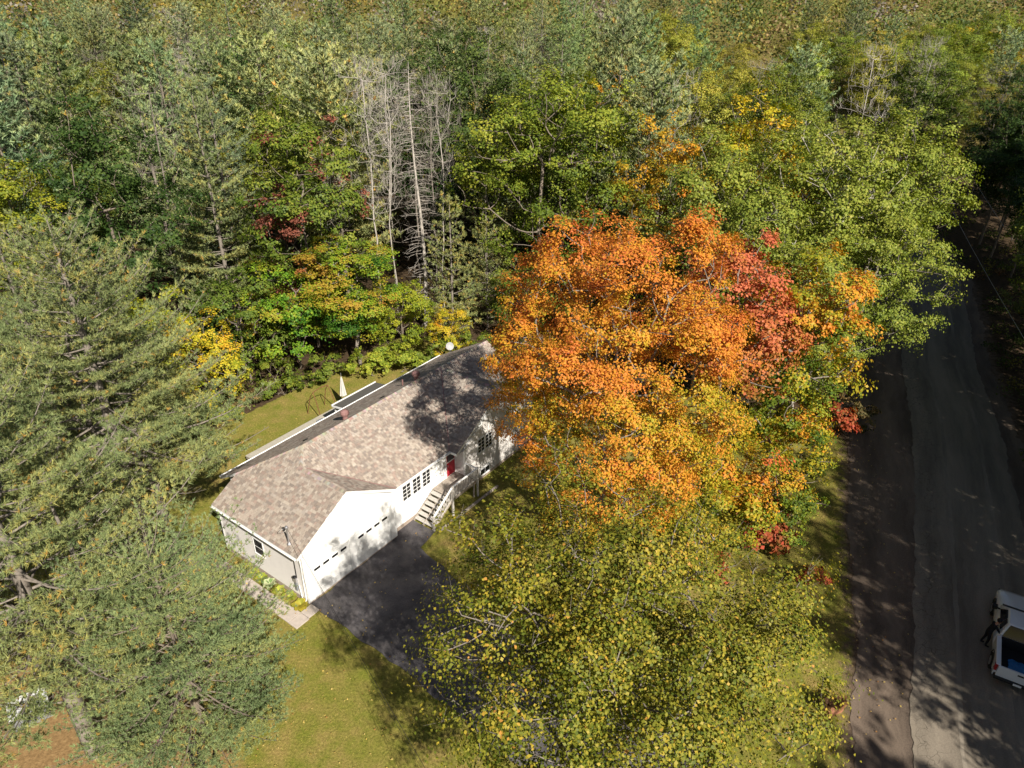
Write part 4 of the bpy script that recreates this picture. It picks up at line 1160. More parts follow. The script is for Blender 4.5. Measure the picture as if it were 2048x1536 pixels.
# ------------------------------------------------------------------ person beside the truck
def person():
    # local frame: faces +y; skeleton as edges with skin radii
    Vx = {'pelvis': ((0, 0, .93), .135), 'belly': ((0, .03, 1.08), .13), 'chest': ((0, .10, 1.28), .155), 'neckb': ((0, .16, 1.42), .075), 'neck': ((0, .20, 1.49), .055),
          'head1': ((0, .235, 1.57), .085), 'head2': ((0, .25, 1.67), .10), 'head3': ((0, .24, 1.74), .07)}
    Ed = [('pelvis', 'belly'), ('belly', 'chest'), ('chest', 'neckb'), ('neckb', 'neck'), ('neck', 'head1'), ('head1', 'head2'), ('head2', 'head3')]
    for s, n in ((-1, 'l'), (1, 'r')):
        Vx.update({n + 'hip': ((s * .10, .0, .88), .105), n + 'knee': ((s * .12, .03 + .03 * s, .49), .065), n + 'ank': ((s * .13, -.04 + .06 * s, .09), .045), n + 'toe': ((s * .15, .14 + .06 * s, .035), .04),
                   n + 'sh': ((s * .19, .12, 1.38), .07), n + 'elb': ((s * .26, .28, 1.14), .045), n + 'wri': ((s * .17, .52, 1.14), .03), n + 'palm': ((s * .155, .60, 1.15), .032)})
        Ed += [('pelvis', n + 'hip'), (n + 'hip', n + 'knee'), (n + 'knee', n + 'ank'), (n + 'ank', n + 'toe'), ('chest', n + 'sh'), (n + 'sh', n + 'elb'), (n + 'elb', n + 'wri'), (n + 'wri', n + 'palm')]
        for k in range(4):
            f = s * (.155 - .035 + k * .022); L = (.075, .09, .085, .065)[k]
            Vx[f'{n}f{k}a'] = ((f, .645, 1.155), .010); Vx[f'{n}f{k}b'] = ((f, .645 + L * .55, 1.15), .009); Vx[f'{n}f{k}c'] = ((f, .645 + L * .9, 1.125), .008)
            Ed += [(n + 'palm', f'{n}f{k}a'), (f'{n}f{k}a', f'{n}f{k}b'), (f'{n}f{k}b', f'{n}f{k}c')]
        Vx[n + 't1'] = ((s * .115, .60, 1.15), .011); Vx[n + 't2'] = ((s * .095, .64, 1.14), .009); Ed += [(n + 'palm', n + 't1'), (n + 't1', n + 't2')]
    names = list(Vx); me = bpy.data.meshes.new('body')
    me.from_pydata([Vx[k][0] for k in names], [(names.index(a), names.index(b)) for a, b in Ed], [])
    o = bpy.data.objects.new('body_tmp', me); COL.objects.link(o)
    md = o.modifiers.new('s', 'SKIN'); md.use_smooth_shade = True
    sv = me.skin_vertices[0].data
    for i, k in enumerate(names): sv[i].radius = (Vx[k][1], Vx[k][1] * (.75 if k in ('chest', 'belly', 'pelvis') else 1)); sv[i].use_root = (k == 'pelvis')
    o.modifiers.new('u', 'SUBSURF').levels = 1; o.modifiers['u'].render_levels = 1
    dg = bpy.context.evaluated_depsgraph_get(); ev = bpy.data.meshes.new_from_object(o.evaluated_get(dg))
    bpy.data.objects.remove(o)
    ev.materials.clear(); ev.materials.append(M['skin']); ev.materials.append(M['cloth_dark']); ev.materials.append(M['rubber'])
    for p in ev.polygons:
        c = p.center; p.use_smooth = True
        arm = abs(c.x) > .16 and c.z > 1.0
        if c.z < .11: p.material_index = 2
        elif c.z < 1.44 and not (c.y > .33 and c.z > 1.0): p.material_index = 1
        else: p.material_index = 0
    return ev
pe = empty('person', (22.98, 24.42, .045), math.atan2(.5, .86) - math.pi / 2 - .75, label='person in dark clothes leaning on the side of the pickup', cat='person')
bo = bpy.data.objects.new('body', person()); link(bo, pe)
hr = MB().lathe([(.09, 1.60), (.115, 1.66), (.11, 1.73), (.07, 1.785), (.01, 1.80)], 14).obj('hair', M['cloth_dark'], pe, smooth=True); hr.location = (0, .225, 0)
for s in (-1, 1):
    MB().box(-.012, .012, -.006, .006, -.006, .006).obj('eye', M['dark'], pe).location = (s * .035, .345, 1.665)
    MB().box(-.008, .008, -.02, .02, -.03, .03).obj('ear', M['skin'], pe, bevel=.004).location = (s * .1, .24, 1.65)
MB().box(-.012, .012, -.012, .016, -.02, .02).obj('nose', M['skin'], pe, bevel=.004).location = (0, .352, 1.64)

# ------------------------------------------------------------------ small things at the foot of the pines
sh = empty('storage_box', (-20.6, 20.1, 0), .65, label='white topped storage box on the brown needle bed under the pines', cat='storage box')
MB().box(-.7, .7, -.55, .55, 0, .72).obj('box', M['cover'], sh, bevel=.02); MB().box(-.75, .75, -.6, .6, .725, .80).obj('lid', M['trim'], sh, bevel=.02)
fl = empty('furled_flag', (-13.55, 17.75, 0), 0, label='pink and white furled flag on a leaning pole below the pine', cat='flag')
top = Vector((.18, -.35, 2.6))
MB().tube([(0, 0, -.2), tuple(top)], .022, 8).obj('pole', M['trim'], fl)
M['pink'] = plain('pink_cloth', (.38, .12, .2), .8, var=.2, scale=9)
for k, (m_, off) in enumerate((('pink', .03), ('white', -.03), ('pink', -.07))):
    pts = [tuple(top * (1 - t * .62) + Vector((off * math.sin(3 + t * 9 + k) + off, .05 * math.cos(t * 8 + k), 0))) for t in np.linspace(0, 1, 9)]
    MB().tube(pts, [.05, .075, .07, .06, .065, .055, .05, .04, .02], 7).obj('cloth', M[m_], fl)
MB().box(-.08, .08, -.08, .08, -.04, .16).obj('finial', M['trim'], fl, bevel=.02).location = tuple(top)
sc_ = empty('low_bench', (-12.6, 17.9, 0), 2.2, label='dark wooden bench frame on the needles beside the furled flag', cat='bench')
for y in (-.16, .0, .16): MB().box(-.8, .8, y - .06, y + .06, .42, .45).obj('seat_slat', M['dark'], sc_)
for x in (-.7, .7): MB().box(x - .04, x + .04, -.2, .2, 0, .42).obj('leg', M['dark'], sc_)
MB().tube([(0, 0, -.1), (.02, .0, 1.0)], .05, 8).obj('marker_post', M['dark'], None, label='short dark post at the bottom edge of the lawn', cat='post').location = (-11.75, 17.75, 0)
MB().lathe([(.02, 0), (.16, .05), (.2, .16), (.16, .27), (.02, .32)], 14).obj('play_ball', M['bluetarp'], None, smooth=True, label='small blue ball on the lawn under the pine tips', cat='ball').location = (-15.2, 27.4, 0)
pl = empty('planter', (14.2, 20.7, 0), .4, label='terracotta planter box with brown wilted plants by the road shoulder', cat='planter')
mb = MB(); lo = [(-.5, -.28), (.5, -.28), (.5, .28), (-.5, .28)]
mb.poly([(x, y, .5) for x, y in lo]); mb.poly([(x * .8, y * .8, 0) for x, y in lo][::-1])
for i in range(4): j = (i + 1) % 4; mb.poly([(lo[i][0] * .8, lo[i][1] * .8, 0), (lo[j][0] * .8, lo[j][1] * .8, 0), (*lo[j], .5), (*lo[i], .5)])
mb.obj('box', M['terracotta'], pl)
for q in range(3):
    V, F, C = hosta(.42, 26, [(.2, .11, .05), (.28, .17, .06), (.12, .06, .035)], rg)
    o = bpy.data.objects.new('wilted_plant', npmesh('wilted_plant', V, F, C, M['leaf'])); link(o, pl, kind='stuff'); o.location = (-.35 + .35 * q, .02, .5)

# ------------------------------------------------------------------ vegetation: species meshes
def G(seed): return np.random.default_rng(seed)
ORANGE = [(0, (.055, .10, .012)), (.22, (.17, .22, .02)), (.40, (.42, .34, .025)), (.58, (.62, .275, .032)), (.78, (.62, .205, .042)), (1, (.50, .115, .04))]
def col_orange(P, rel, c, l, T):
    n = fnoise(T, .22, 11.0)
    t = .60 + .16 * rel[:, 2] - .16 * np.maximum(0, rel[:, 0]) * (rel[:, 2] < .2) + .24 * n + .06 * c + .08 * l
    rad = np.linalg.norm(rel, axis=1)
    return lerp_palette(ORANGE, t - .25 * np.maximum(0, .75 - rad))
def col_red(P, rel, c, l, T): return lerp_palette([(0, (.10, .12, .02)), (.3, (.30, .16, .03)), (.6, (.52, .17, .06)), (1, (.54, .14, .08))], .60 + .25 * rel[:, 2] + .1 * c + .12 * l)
def col_turn(P, rel, c, l, T):
    n = fnoise(T, .3, 4.0)
    return lerp_palette(ORANGE, .31 + .36 * n + .12 * rel[:, 2] + .12 * rel[:, 0] + .11 * c + .08 * l)
LIND = [(0, (.05, .08, .012)), (.3, (.13, .155, .018)), (.6, (.27, .25, .03)), (.85, (.44, .33, .04)), (1, (.48, .24, .05))]
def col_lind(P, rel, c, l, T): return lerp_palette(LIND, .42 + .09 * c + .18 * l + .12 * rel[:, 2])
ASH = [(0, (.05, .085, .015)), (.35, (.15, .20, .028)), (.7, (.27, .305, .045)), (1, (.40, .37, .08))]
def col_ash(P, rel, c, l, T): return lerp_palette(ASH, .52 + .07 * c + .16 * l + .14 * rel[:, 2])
def col_dark(P, rel, c, l, T): return lerp_palette([(0, (.02, .045, .012)), (.5, (.045, .085, .018)), (1, (.11, .16, .035))], .45 + .1 * c + .18 * l + .1 * rel[:, 2])
def col_maroon(P, rel, c, l, T):
    n = fnoise(T, .45, 8.0)
    g = lerp_palette(GREEN, .42 + .1 * c + .14 * l + .1 * rel[:, 2]); m = np.array([[.24, .085, .055]]) * (1 + .25 * l[:, None])
    return np.where((n > .22)[:, None], m, g)
def col_yellow(P, rel, c, l, T):
    n = fnoise(T, .5, 2.0)
    return lerp_palette([(0, (.08, .14, .015)), (.35, (.28, .32, .025)), (.65, (.58, .44, .03)), (1, (.62, .28, .03))], .55 + .4 * n + .1 * c + .1 * l + .1 * rel[:, 2])

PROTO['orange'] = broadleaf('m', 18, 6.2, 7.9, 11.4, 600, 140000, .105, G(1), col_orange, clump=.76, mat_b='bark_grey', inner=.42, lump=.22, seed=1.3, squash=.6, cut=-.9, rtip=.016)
PROTO['red'] = broadleaf('m', 14, 3.1, 3.6, 11.6, 90, 14000, .14, G(2), col_red, clump=.8, mat_b='bark_grey', seed=4.0)
PROTO['turning'] = broadleaf('m', 17, 3.7, 7.2, 10.6, 190, 32000, .15, G(3), col_turn, clump=.85, mat_b='bark_grey', inner=.35, lump=.3, seed=7.0, cut=-.95)
PROTO['turn_small'] = broadleaf('m', 9, 3.6, 3.4, 4.8, 110, 15000, .15, G(4), col_turn, clump=.8, inner=.3, lump=.35, seed=9.0, cut=-.8)
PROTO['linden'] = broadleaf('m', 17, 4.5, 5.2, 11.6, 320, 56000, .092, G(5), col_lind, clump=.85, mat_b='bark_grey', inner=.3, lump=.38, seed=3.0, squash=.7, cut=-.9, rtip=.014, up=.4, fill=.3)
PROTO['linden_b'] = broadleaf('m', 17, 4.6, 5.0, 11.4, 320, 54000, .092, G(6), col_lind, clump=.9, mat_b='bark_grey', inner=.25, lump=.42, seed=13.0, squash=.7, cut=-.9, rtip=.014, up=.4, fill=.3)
PROTO['ash'] = broadleaf('m', 20, 6.6, 6.8, 13.5, 250, 36000, .18, G(7), col_ash, clump=1.15, mat_b='bark_pale', inner=.5, lump=.3, seed=2.0, cut=-.8)
PROTO['ash_b'] = broadleaf('m', 20, 5.6, 7.0, 13.0, 200, 28000, .18, G(8), col_ash, clump=1.15, mat_b='bark_grey', inner=.45, lump=.34, seed=6.0, cut=-.8)
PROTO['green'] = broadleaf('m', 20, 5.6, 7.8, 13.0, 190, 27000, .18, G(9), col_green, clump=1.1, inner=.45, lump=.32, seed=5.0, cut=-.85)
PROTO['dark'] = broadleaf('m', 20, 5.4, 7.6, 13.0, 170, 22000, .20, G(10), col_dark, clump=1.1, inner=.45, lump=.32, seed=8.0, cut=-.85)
PROTO['maroon'] = broadleaf('m', 20, 4.9, 7.6, 12.6, 160, 20000, .21, G(12), col_maroon, clump=1.0, inner=.4, lump=.34, seed=12.0, cut=-.95)
PROTO['green_small'] = broadleaf('m', 9, 3.4, 4.2, 5.0, 90, 11000, .18, G(13), col_green, clump=.85, inner=.35, lump=.4, seed=15.0, cut=-.9)
PROTO['yellow_small'] = broadleaf('m', 8, 3.0, 3.9, 4.3, 90, 11000, .15, G(14), col_yellow, clump=.7, inner=.35, lump=.35, seed=16.0, cut=-.9)
PROTO['gold'] = broadleaf('m', 17, 4.4, 6.2, 11.0, 110, 13000, .22, G(15), col_yellow, clump=1.0, inner=.4, lump=.4, seed=17.0, cut=-.8)
PROTO['fine'] = broadleaf('m', 18, 3.6, 6.5, 11.0, 120, 13000, .18, G(16), col_lind, clump=1.0, inner=.25, lump=.45, seed=18.0, cut=-.8, mat_b='bark_pale')
def shrub(seed, R, Rz, n, leaves, size, colfn):
    return broadleaf('s', 2 * Rz, R, Rz, Rz * .8, n, leaves, size, G(seed), colfn, clump=.42, inner=.3, lump=.4, seed=seed, cut=-.6, rtip=.006)
PROTO['shrub'] = shrub(31, 1.6, 1.5, 34, 3400, .13, col_green)
PROTO['shrub_brown'] = shrub(32, 1.4, 1.1, 28, 2200, .13, lambda P, rel, c, l, T: lerp_palette([(0, (.08, .09, .03)), (.5, (.2, .16, .06)), (1, (.35, .2, .08))], .45 + .2 * c + .2 * l))
PROTO['sumac'] = shrub(33, 1.3, 1.3, 22, 2200, .15, lambda P, rel, c, l, T: lerp_palette([(0, (.14, .14, .03)), (.4, (.34, .11, .04)), (1, (.46, .06, .04))], .5 + .16 * c + .2 * l))
PROTO['shrub_lime'] = shrub(34, 1.5, 1.2, 32, 3200, .14, lambda P, rel, c, l, T: lerp_palette([(0, (.1, .16, .02)), (.5, (.26, .32, .035)), (1, (.42, .40, .05))], .5 + .15 * c + .2 * l))

p1_limbs = [[((-.1, 0, 5.5), (1.6, .3, 6.6), .13, .11), ((1.6, .3, 6.6), (2.0, .35, 9.2), .11, .10), ((2.0, .35, 9.2), (1.9, .2, 13.0), .10, .05)],
            [((0, 0, 4.6), (2.0, -.6, 5.2), .09, .07), ((2.0, -.6, 5.2), (5.2, -.7, 5.7), .07, .03)],
            [((0, 0, 4.0), (-3.0, 1.2, 5.6), .07, .05), ((-3.0, 1.2, 5.6), (-6.5, 1.0, 5.9), .05, .02)],
            [((0, 0, 3.2), (-2.5, -.8, 4.0), .05, .04), ((-2.5, -.8, 4.0), (-5.5, -.6, 5.5), .04, .015)]]
PROTO['pine_a'] = pine('p', 18.5, 7.6, 6.0, G(41), whorl=.62, nbr=6, tw=.20, tspace=.115, nb=12, L=.19, W=.029, tr=.34, tone=.56, dead=.08, limbs=p1_limbs)[:2]
PROTO['pine_b'] = pine('p', 16.5, 5.6, 5.5, G(42), whorl=.62, nbr=6, tw=.22, tspace=.13, nb=12, L=.20, W=.032, tr=.26, tone=.50, droop=.05)[:2]
PROTO['pine_c'] = pine('p', 13.5, 6.6, 2.2, G(47), whorl=.55, nbr=6, tw=.20, tspace=.12, nb=13, L=.18, W=.030, tr=.24, tone=.52, power=.42, bk='bark')[:2]
PROTO['pine_mid'] = pine('p', 21, 5.2, 3.0, G(43), whorl=1.25, nbr=7, tw=.27, tspace=.14, nb=9, L=.30, W=.07, tr=.2, tone=.56, droop=.02)[:2]
PROTO['pine_far'] = pine('p', 20, 5.0, 4.0, G(44), whorl=1.15, nbr=7, tw=.30, tspace=.16, nb=8, L=.38, W=.11, tr=.18, tone=.54, droop=-.1, power=.5, bk='bark')[:2]
PROTO['pine_far_b'] = pine('p', 21, 4.2, 5.0, G(45), whorl=1.05, nbr=7, tw=.30, tspace=.17, nb=8, L=.38, W=.11, tr=.18, tone=.48, droop=.0, power=.65, bk='bark')[:2]
PROTO['pine_young'] = pine('p', 12, 2.7, 1.2, G(46), whorl=1.0, nbr=5, tw=.22, tspace=.13, nb=11, L=.24, W=.055, tr=.1, tone=.66, droop=.0)[:2]
PROTO['bare'] = (bare('b', 22, 2.9, G(51), 130, 'bark_pale'), None)
PROTO['bare_b'] = (bare('b', 21, 3.6, G(52), 150, 'bark_grey', low=.35), None)
PROTO['bare_slim'] = (bare('b', 21, 1.7, G(53), 70, 'bark_pale', low=.6), None)
def dead_spruce():
    r = G(54); A = []; B = []; ra = []; rb = []
    h = 22.5
    def ax(z): return np.array([.25 * math.sin(z * .25), .2 * math.sin(z * .17 + 1), z])
    zz = np.linspace(-.3, h, 22)
    for a, b in zip(zz, zz[1:]): A.append(ax(a)); B.append(ax(b)); ra.append(.19 * (1 - max(a, 0) / h) ** .8 + .015); rb.append(.19 * (1 - max(b, 0) / h) ** .8 + .015)
    for z in np.arange(1.5, h - .5, .105):
        az = r.random() * 6.28; L = (2.3 * (1 - z / h) ** .5 + .3) * r.uniform(.35, 1.0)
        d = np.array([math.cos(az), math.sin(az), .05]); p = ax(z)
        m = p + d * L * .55 + (0, 0, -.05 * L); e = p + d * L + np.array([r.normal() * .15, r.normal() * .15, -.28 * L + .12])
        for a, b, r1, r2 in ((p, m, .02, .014), (m, e, .014, .006)): A.append(a); B.append(b); ra.append(r1); rb.append(r2)
        for q in range(3):
            s = m + (e - m) * r.random(); A.append(s); B.append(s + nrm((d + r.normal(size=3) * .7)[None])[0] * r.uniform(.25, .6)); ra.append(.008); rb.append(.004)
    V, F = tubes(np.array(A), np.array(B), np.array(ra), np.array(rb), 5)
    return npmesh('trunk', V, F, None, M['bark_pale'], smooth=True)
PROTO['dead'] = (dead_spruce(), None)

# ------------------------------------------------------------------ trees placed one by one
HAND = []
def tree(p, x, y, label, **k):
    HAND.append((x, y, k.pop('clear', 4.0))); return place(k.pop('name', 'tree'), p, x, y, label, **k)
tree('orange', 4.6, 29.2, 'big round orange maple overhanging the far end of the house', name='maple_tree', s=.99, sz=1.02)
tree('red', 10.9, 33.2, 'red topped maple directly behind the big orange maple', name='maple_tree', s=1.12)
tree('turning', 15.0, 34.8, 'tall half green half orange maple between the orange maple and the road', name='maple_tree', rz=.6)
tree('turn_small', 10.6, 30.4, 'low yellow green maple under the right flank of the orange maple', name='maple_tree')
tree('turn_small', 14.0, 31.2, 'low orange flecked maple at the lawn edge nearest the road', name='maple_tree', s=.8, rz=2.0)
tree('linden', 1.8, 14.0, 'yellowing linden beside the driveway with its crown over the asphalt', name='linden_tree', s=.99)
tree('linden_b', 5.0, 14.2, 'yellowing linden with pale bare limbs nearer the road', name='linden_tree', rz=1.0, s=.95)
tree('ash', 21.6, 50.4, 'broad pale green ash, the widest crown above the road bend', name='ash_tree')
tree('ash_b', 14.0, 48.6, 'pale green ash just behind the orange maple', name='ash_tree', rz=1.1)
tree('ash_b', 28.2, 55.0, 'pale green ash reaching out over the asphalt at the bend', name='ash_tree', rz=2.2, s=1.02)
tree('ash_b', 25.0, 47.2, 'lower pale green ash between the utility pole and the road', name='ash_tree', rz=4.0, s=.80)
tree('ash', 19.6, 43.2, 'small pale green ash whose lowest leaves hang over the road shoulder', name='ash_tree', rz=3.0, s=.58)
tree('ash', 16.8, 44.5, 'pale green ash standing between the taller ashes and the half orange maple', name='ash_tree', rz=5.0, s=.78)
tree('gold', 12.3, 60.5, 'narrow orange tree behind the ashes beside the soft pine', name='maple_tree', tint=(1, .78, 1), sz=1.08, s=.9)
tree('green', 2.4, 61.3, 'tall mid green maple standing alone behind the house roof', name='maple_tree', s=1.22, sz=1.12, tint=(1.35, 1.25, 1.1))
tree('green_small', 5.8, 57.5, 'low green tree at the foot of the tall mid green maple', name='maple_tree')
tree('green_small', .8, 58.0, 'small leafy green tree between young pine and tall green maple', name='maple_tree', rz=2, s=.85)
tree('dark', -29.8, 52.0, 'dark glossy green oak behind the feathery pines', name='oak_tree')
tree('green', -35.6, 49.5, 'olive green tree at the edge beside the dark oak', name='oak_tree', rz=2.0, tint=(1.5, 1.3, .9), s=.9)
tree('pine_mid', -24.2, 57.5, 'white pine with flat layered plumes between dark oak and maroon maple', name='pine_tree', rz=.5)
tree('maroon', -16.8, 56.0, 'green maple with maroon patches behind the back lawn', name='maple_tree')
tree('turning', -12.6, 52.9, 'green maple with orange patches at the back lawn edge behind the parasol', name='maple_tree', s=1.12, sz=.66, rz=4.0, tint=(.62, .98, 1))
tree('turn_small', -17.3, 52.2, 'low green and orange maple behind the two round shrubs', name='maple_tree', s=1.15, rz=3.0, tint=(.55, 1.0, 1))
tree('yellow_small', -22.0, 44.6, 'small golden yellow maple at the corner of the back lawn', name='maple_tree')
tree('green_small', -20.6, 49.6, 'dark green small tree behind the golden yellow maple', name='maple_tree', tint=(.7, .8, .9))
tree('green_small', -26.0, 46.5, 'yellow green sapling between dark oak and the golden maple', name='maple_tree', tint=(1.9, 1.6, .9), rz=1.0)
tree('green_small', -9.2, 54.4, 'leafy lime green small tree at the foot of the bare trunks', name='maple_tree', tint=(1.7, 1.5, .9), s=.75, rz=3.3)
tree('yellow_small', -5.3, 53.6, 'small yellow leaved tree behind the satellite dish', name='maple_tree', s=.62, rz=1.3, clear=2.5)
tree('pine_young', -5.2, 57.6, 'slim young pine with yellow green tiers beside the bare trunks', name='pine_tree', s=1.08)
tree('pine_young', -2.3, 60.2, 'shorter young pine right of the slim tiered one', name='pine_tree', s=.85, rz=2.0)
tree('pine_young', -2.6, 66.0, 'taller young pine half hidden by the green maple', name='pine_tree', s=1.35, rz=4.0)
tree('dead', -8.0, 60.0, 'dead grey spruce bristling with short bare twigs', name='dead_tree', clear=2)
tree('bare', -12.0, 61.0, 'leafless tree with a pale bent trunk left of the dead spruce', name='bare_tree', clear=2)
tree('bare_slim', -10.3, 59.2, 'slim leafless tree between the bent trunk and the dead spruce', name='bare_tree', clear=2)
tree('bare_b', -8.6, 63.5, 'wide topped leafless tree right behind the dead spruce', name='bare_tree', clear=2)
tree('bare_slim', -6.3, 61.8, 'straight leafless tree right of the dead spruce', name='bare_tree', rz=2, clear=2)
tree('bare_slim', -14.6, 58.5, 'white barked broken birch among the maroon maple leaves', name='bare_tree', rz=4, s=.72, clear=2)
tree('bare', -11.4, 66.0, 'leafless tree with dense grey twigs deepest in the bare group', name='bare_tree', rz=5, clear=2)
tree('pine_a', -17.0, 18.4, 'huge white pine with pale forked trunk in front of the house', name='pine_tree', rz=0)
tree('pine_c', -12.6, 18.9, 'dense blue green pine spreading over the lawn, right of the forked pine', name='pine_tree', rz=2.2, s=.80, tint=(.92, 1.0, 1.08))
tree('pine_b', -22.6, 16.8, 'rough barked pine at the lower corner by the storage box', name='pine_tree', rz=1.0, s=.9)
tree('pine_a', -18.7, 28.3, 'white pine whose tips brush the left roof corner', name='pine_tree', rz=2.4, s=1.05)
tree('pine_b', -20.0, 32.4, 'white pine beyond the roof corner pine', name='pine_tree', rz=3.0, s=1.0)
tree('pine_b', -28.6, 38.5, 'blue green pine farthest back in the left row', name='pine_tree', rz=4.4, s=.95)
tree('pine_b', -30.0, 29.0, 'shaded pine at the outer edge of the left row', name='pine_tree', rz=5.4, s=1.05)
tree('dark', 56.0, 106.0, 'dark rounded tree at the far end of the road', name='oak_tree', s=1.15, sz=.95, tint=(1.5, 1.2, .9))
tree('bare_b', 62.5, 88.0, 'grey leafless tree right of the road far away', name='bare_tree')
tree('bare', 38.0, 83.0, 'leafless pale tree sticking up behind the roadside ashes', name='bare_tree')
tree('pine_far', 10.5, 78.0, 'wide soft pine behind the green maple', name='pine_tree', s=1.25, rz=1.0, tint=(1.1, 1.1, 1.3), clear=5)
# trees across the road that throw the shade on it
rq = random.Random(5); k_ = 0
for row, (off, s0) in enumerate(((5.5, .9), (10.5, 1.08), (16.0, 1.2))):
    y = -14.0 + row * 2.3
    while y < 92:
        x = road_x(ASR, y) + off + rq.uniform(-.8, .8); yy = y + rq.uniform(-.8, .8)
        y += 5.6 + (1.2 if row else 0)
        # keep the gap through which the sun reaches the foot of the road
        dline = abs((x - 20) * .87 + (yy - 20) * .5)
        if yy < 18 and dline < 2.6: continue
        if row == 0 and yy < 30: continue
        p = rq.choice(['green', 'ash_b', 'dark', 'green', 'pine_far'])
        tree(p, x, yy, 'leafy roadside tree on the far side of the asphalt road', name='roadside_tree', group='trees along the far side of the road', s=s0 * rq.uniform(.92, 1.08), rz=k_ * 1.7)
        k_ += 1
tree('green', 23.8, 1.5, 'leafy roadside tree on the far side of the asphalt road', name='roadside_tree', group='trees along the far side of the road', s=.7)

ORD = ['first', 'second', 'third', 'fourth', 'fifth', 'sixth', 'seventh', 'eighth', 'ninth', 'tenth', 'eleventh', 'twelfth', 'thirteenth', 'fourteenth', 'fifteenth', 'sixteenth', 'seventeenth', 'eighteenth', 'nineteenth', 'twentieth']
_r = sorted([o for o in COL.objects if o.get('category') == 'tree' and o.name.startswith('roadside_tree')], key=lambda o: o.location.y)
_rows = {}
for o in _r:
    w = o.location.x - road_x(ASR, o.location.y)
    _rows.setdefault('verge' if w < 8 else ('middle' if w < 13.3 else 'outer'), []).append(o)
for rw, L in _rows.items():
    for i, o in enumerate(L): o['label'] = f'leafy tree across the road, {ORD[i]} along the {rw} row going away'
# shrubs along the back lawn and under the maples
for (p, x, y, s, lab) in (('shrub', -18.0, 47.8, 1.15, 'round dark green shrub on the back lawn edge, the larger of two'), ('shrub_brown', -20.2, 46.3, 1.0, 'brownish thin shrub left of the round green shrub'),
                          ('shrub', -16.2, 48.8, .55, 'small green shrub on the back lawn by the swing frame'), ('shrub_lime', -23.3, 41.4, 1.1, 'lime green shrub below the golden maple'),
                          ('shrub_lime', -20.6, 43.0, .9, 'low lime shrub touching the back lawn'), ('shrub', -14.6, 50.2, 1.0, 'green shrub behind the swing frame'), ('shrub_lime', -11.2, 50.9, 1.2, 'bright green shrub right of the parasol'),
                          ('shrub_lime', -8.9, 51.7, 1.1, 'bright green shrub above the porch roof'), ('shrub', -6.6, 52.6, 1.1, 'dark green shrub left of the satellite dish'), ('shrub', -2.6, 53.4, 1.2, 'dark shrub right of the satellite dish'),
                          ('shrub', -.4, 50.6, 1.0, 'shaded shrub beyond the far gable end'), ('sumac', 13.6, 31.0, 1.5, 'crimson sumac in the middle of the low maples'), ('sumac', 21.6, 41.6, 1.4, 'scarlet sumac close to the road shoulder'),
                          ('sumac', 15.8, 27.6, .7, 'red sumac branch tips at the shaded lawn'), ('sumac', 11.3, 28.6, .8, 'dull red sumac between orange maple and linden'), ('shrub_lime', 20.4, 43.0, 1.3, 'lime shrub left of the scarlet sumac'),
                          ('shrub_brown', 24.2, 44.2, 1.3, 'dry golden shrub beside the road shoulder'), ('shrub_lime', 17.4, 40.0, 1.2, 'lime shrub below the half orange maple'), ('shrub', 18.8, 38.6, 1.0, 'green shrub at the edge of the shaded lawn')):
    place('shrub', p, x, y, lab, cat='shrub', s=s, rz=x)

# ------------------------------------------------------------------ the woods: one object per tree
NAMES = {'pine_mid': ('pine_tree', 'green white pine in the woods behind the house', 'white pines in the woods'),
         'pine_far': ('pine_tree', 'soft yellow green pine in the woods behind the house', 'yellow green pines in the woods'),
         'pine_far_b': ('pine_tree', 'narrow blue green pine in the woods behind the house', 'blue green pines in the woods'),
         'green': ('maple_tree', 'green leafy tree in the woods behind the house', 'green trees in the woods'),
         'dark': ('oak_tree', 'dark green leafy tree in the woods behind the house', 'dark green trees in the woods'),
         'gold': ('maple_tree', 'golden autumn tree in the woods behind the house', 'golden trees in the woods'),
         'fine': ('birch_tree', 'thin yellowish tree in the woods behind the house', 'yellowish trees in the woods'),
         'ash_b': ('ash_tree', 'pale green leafy tree in the woods behind the house', 'pale green trees in the woods'),
         'bare': ('bare_tree', 'pale leafless tree in the woods behind the house', 'pale leafless trees in the woods'),
         'bare_b': ('bare_tree', 'grey leafless tree in the woods behind the house', 'grey leafless trees in the woods')}
rt_ = random.Random(77)
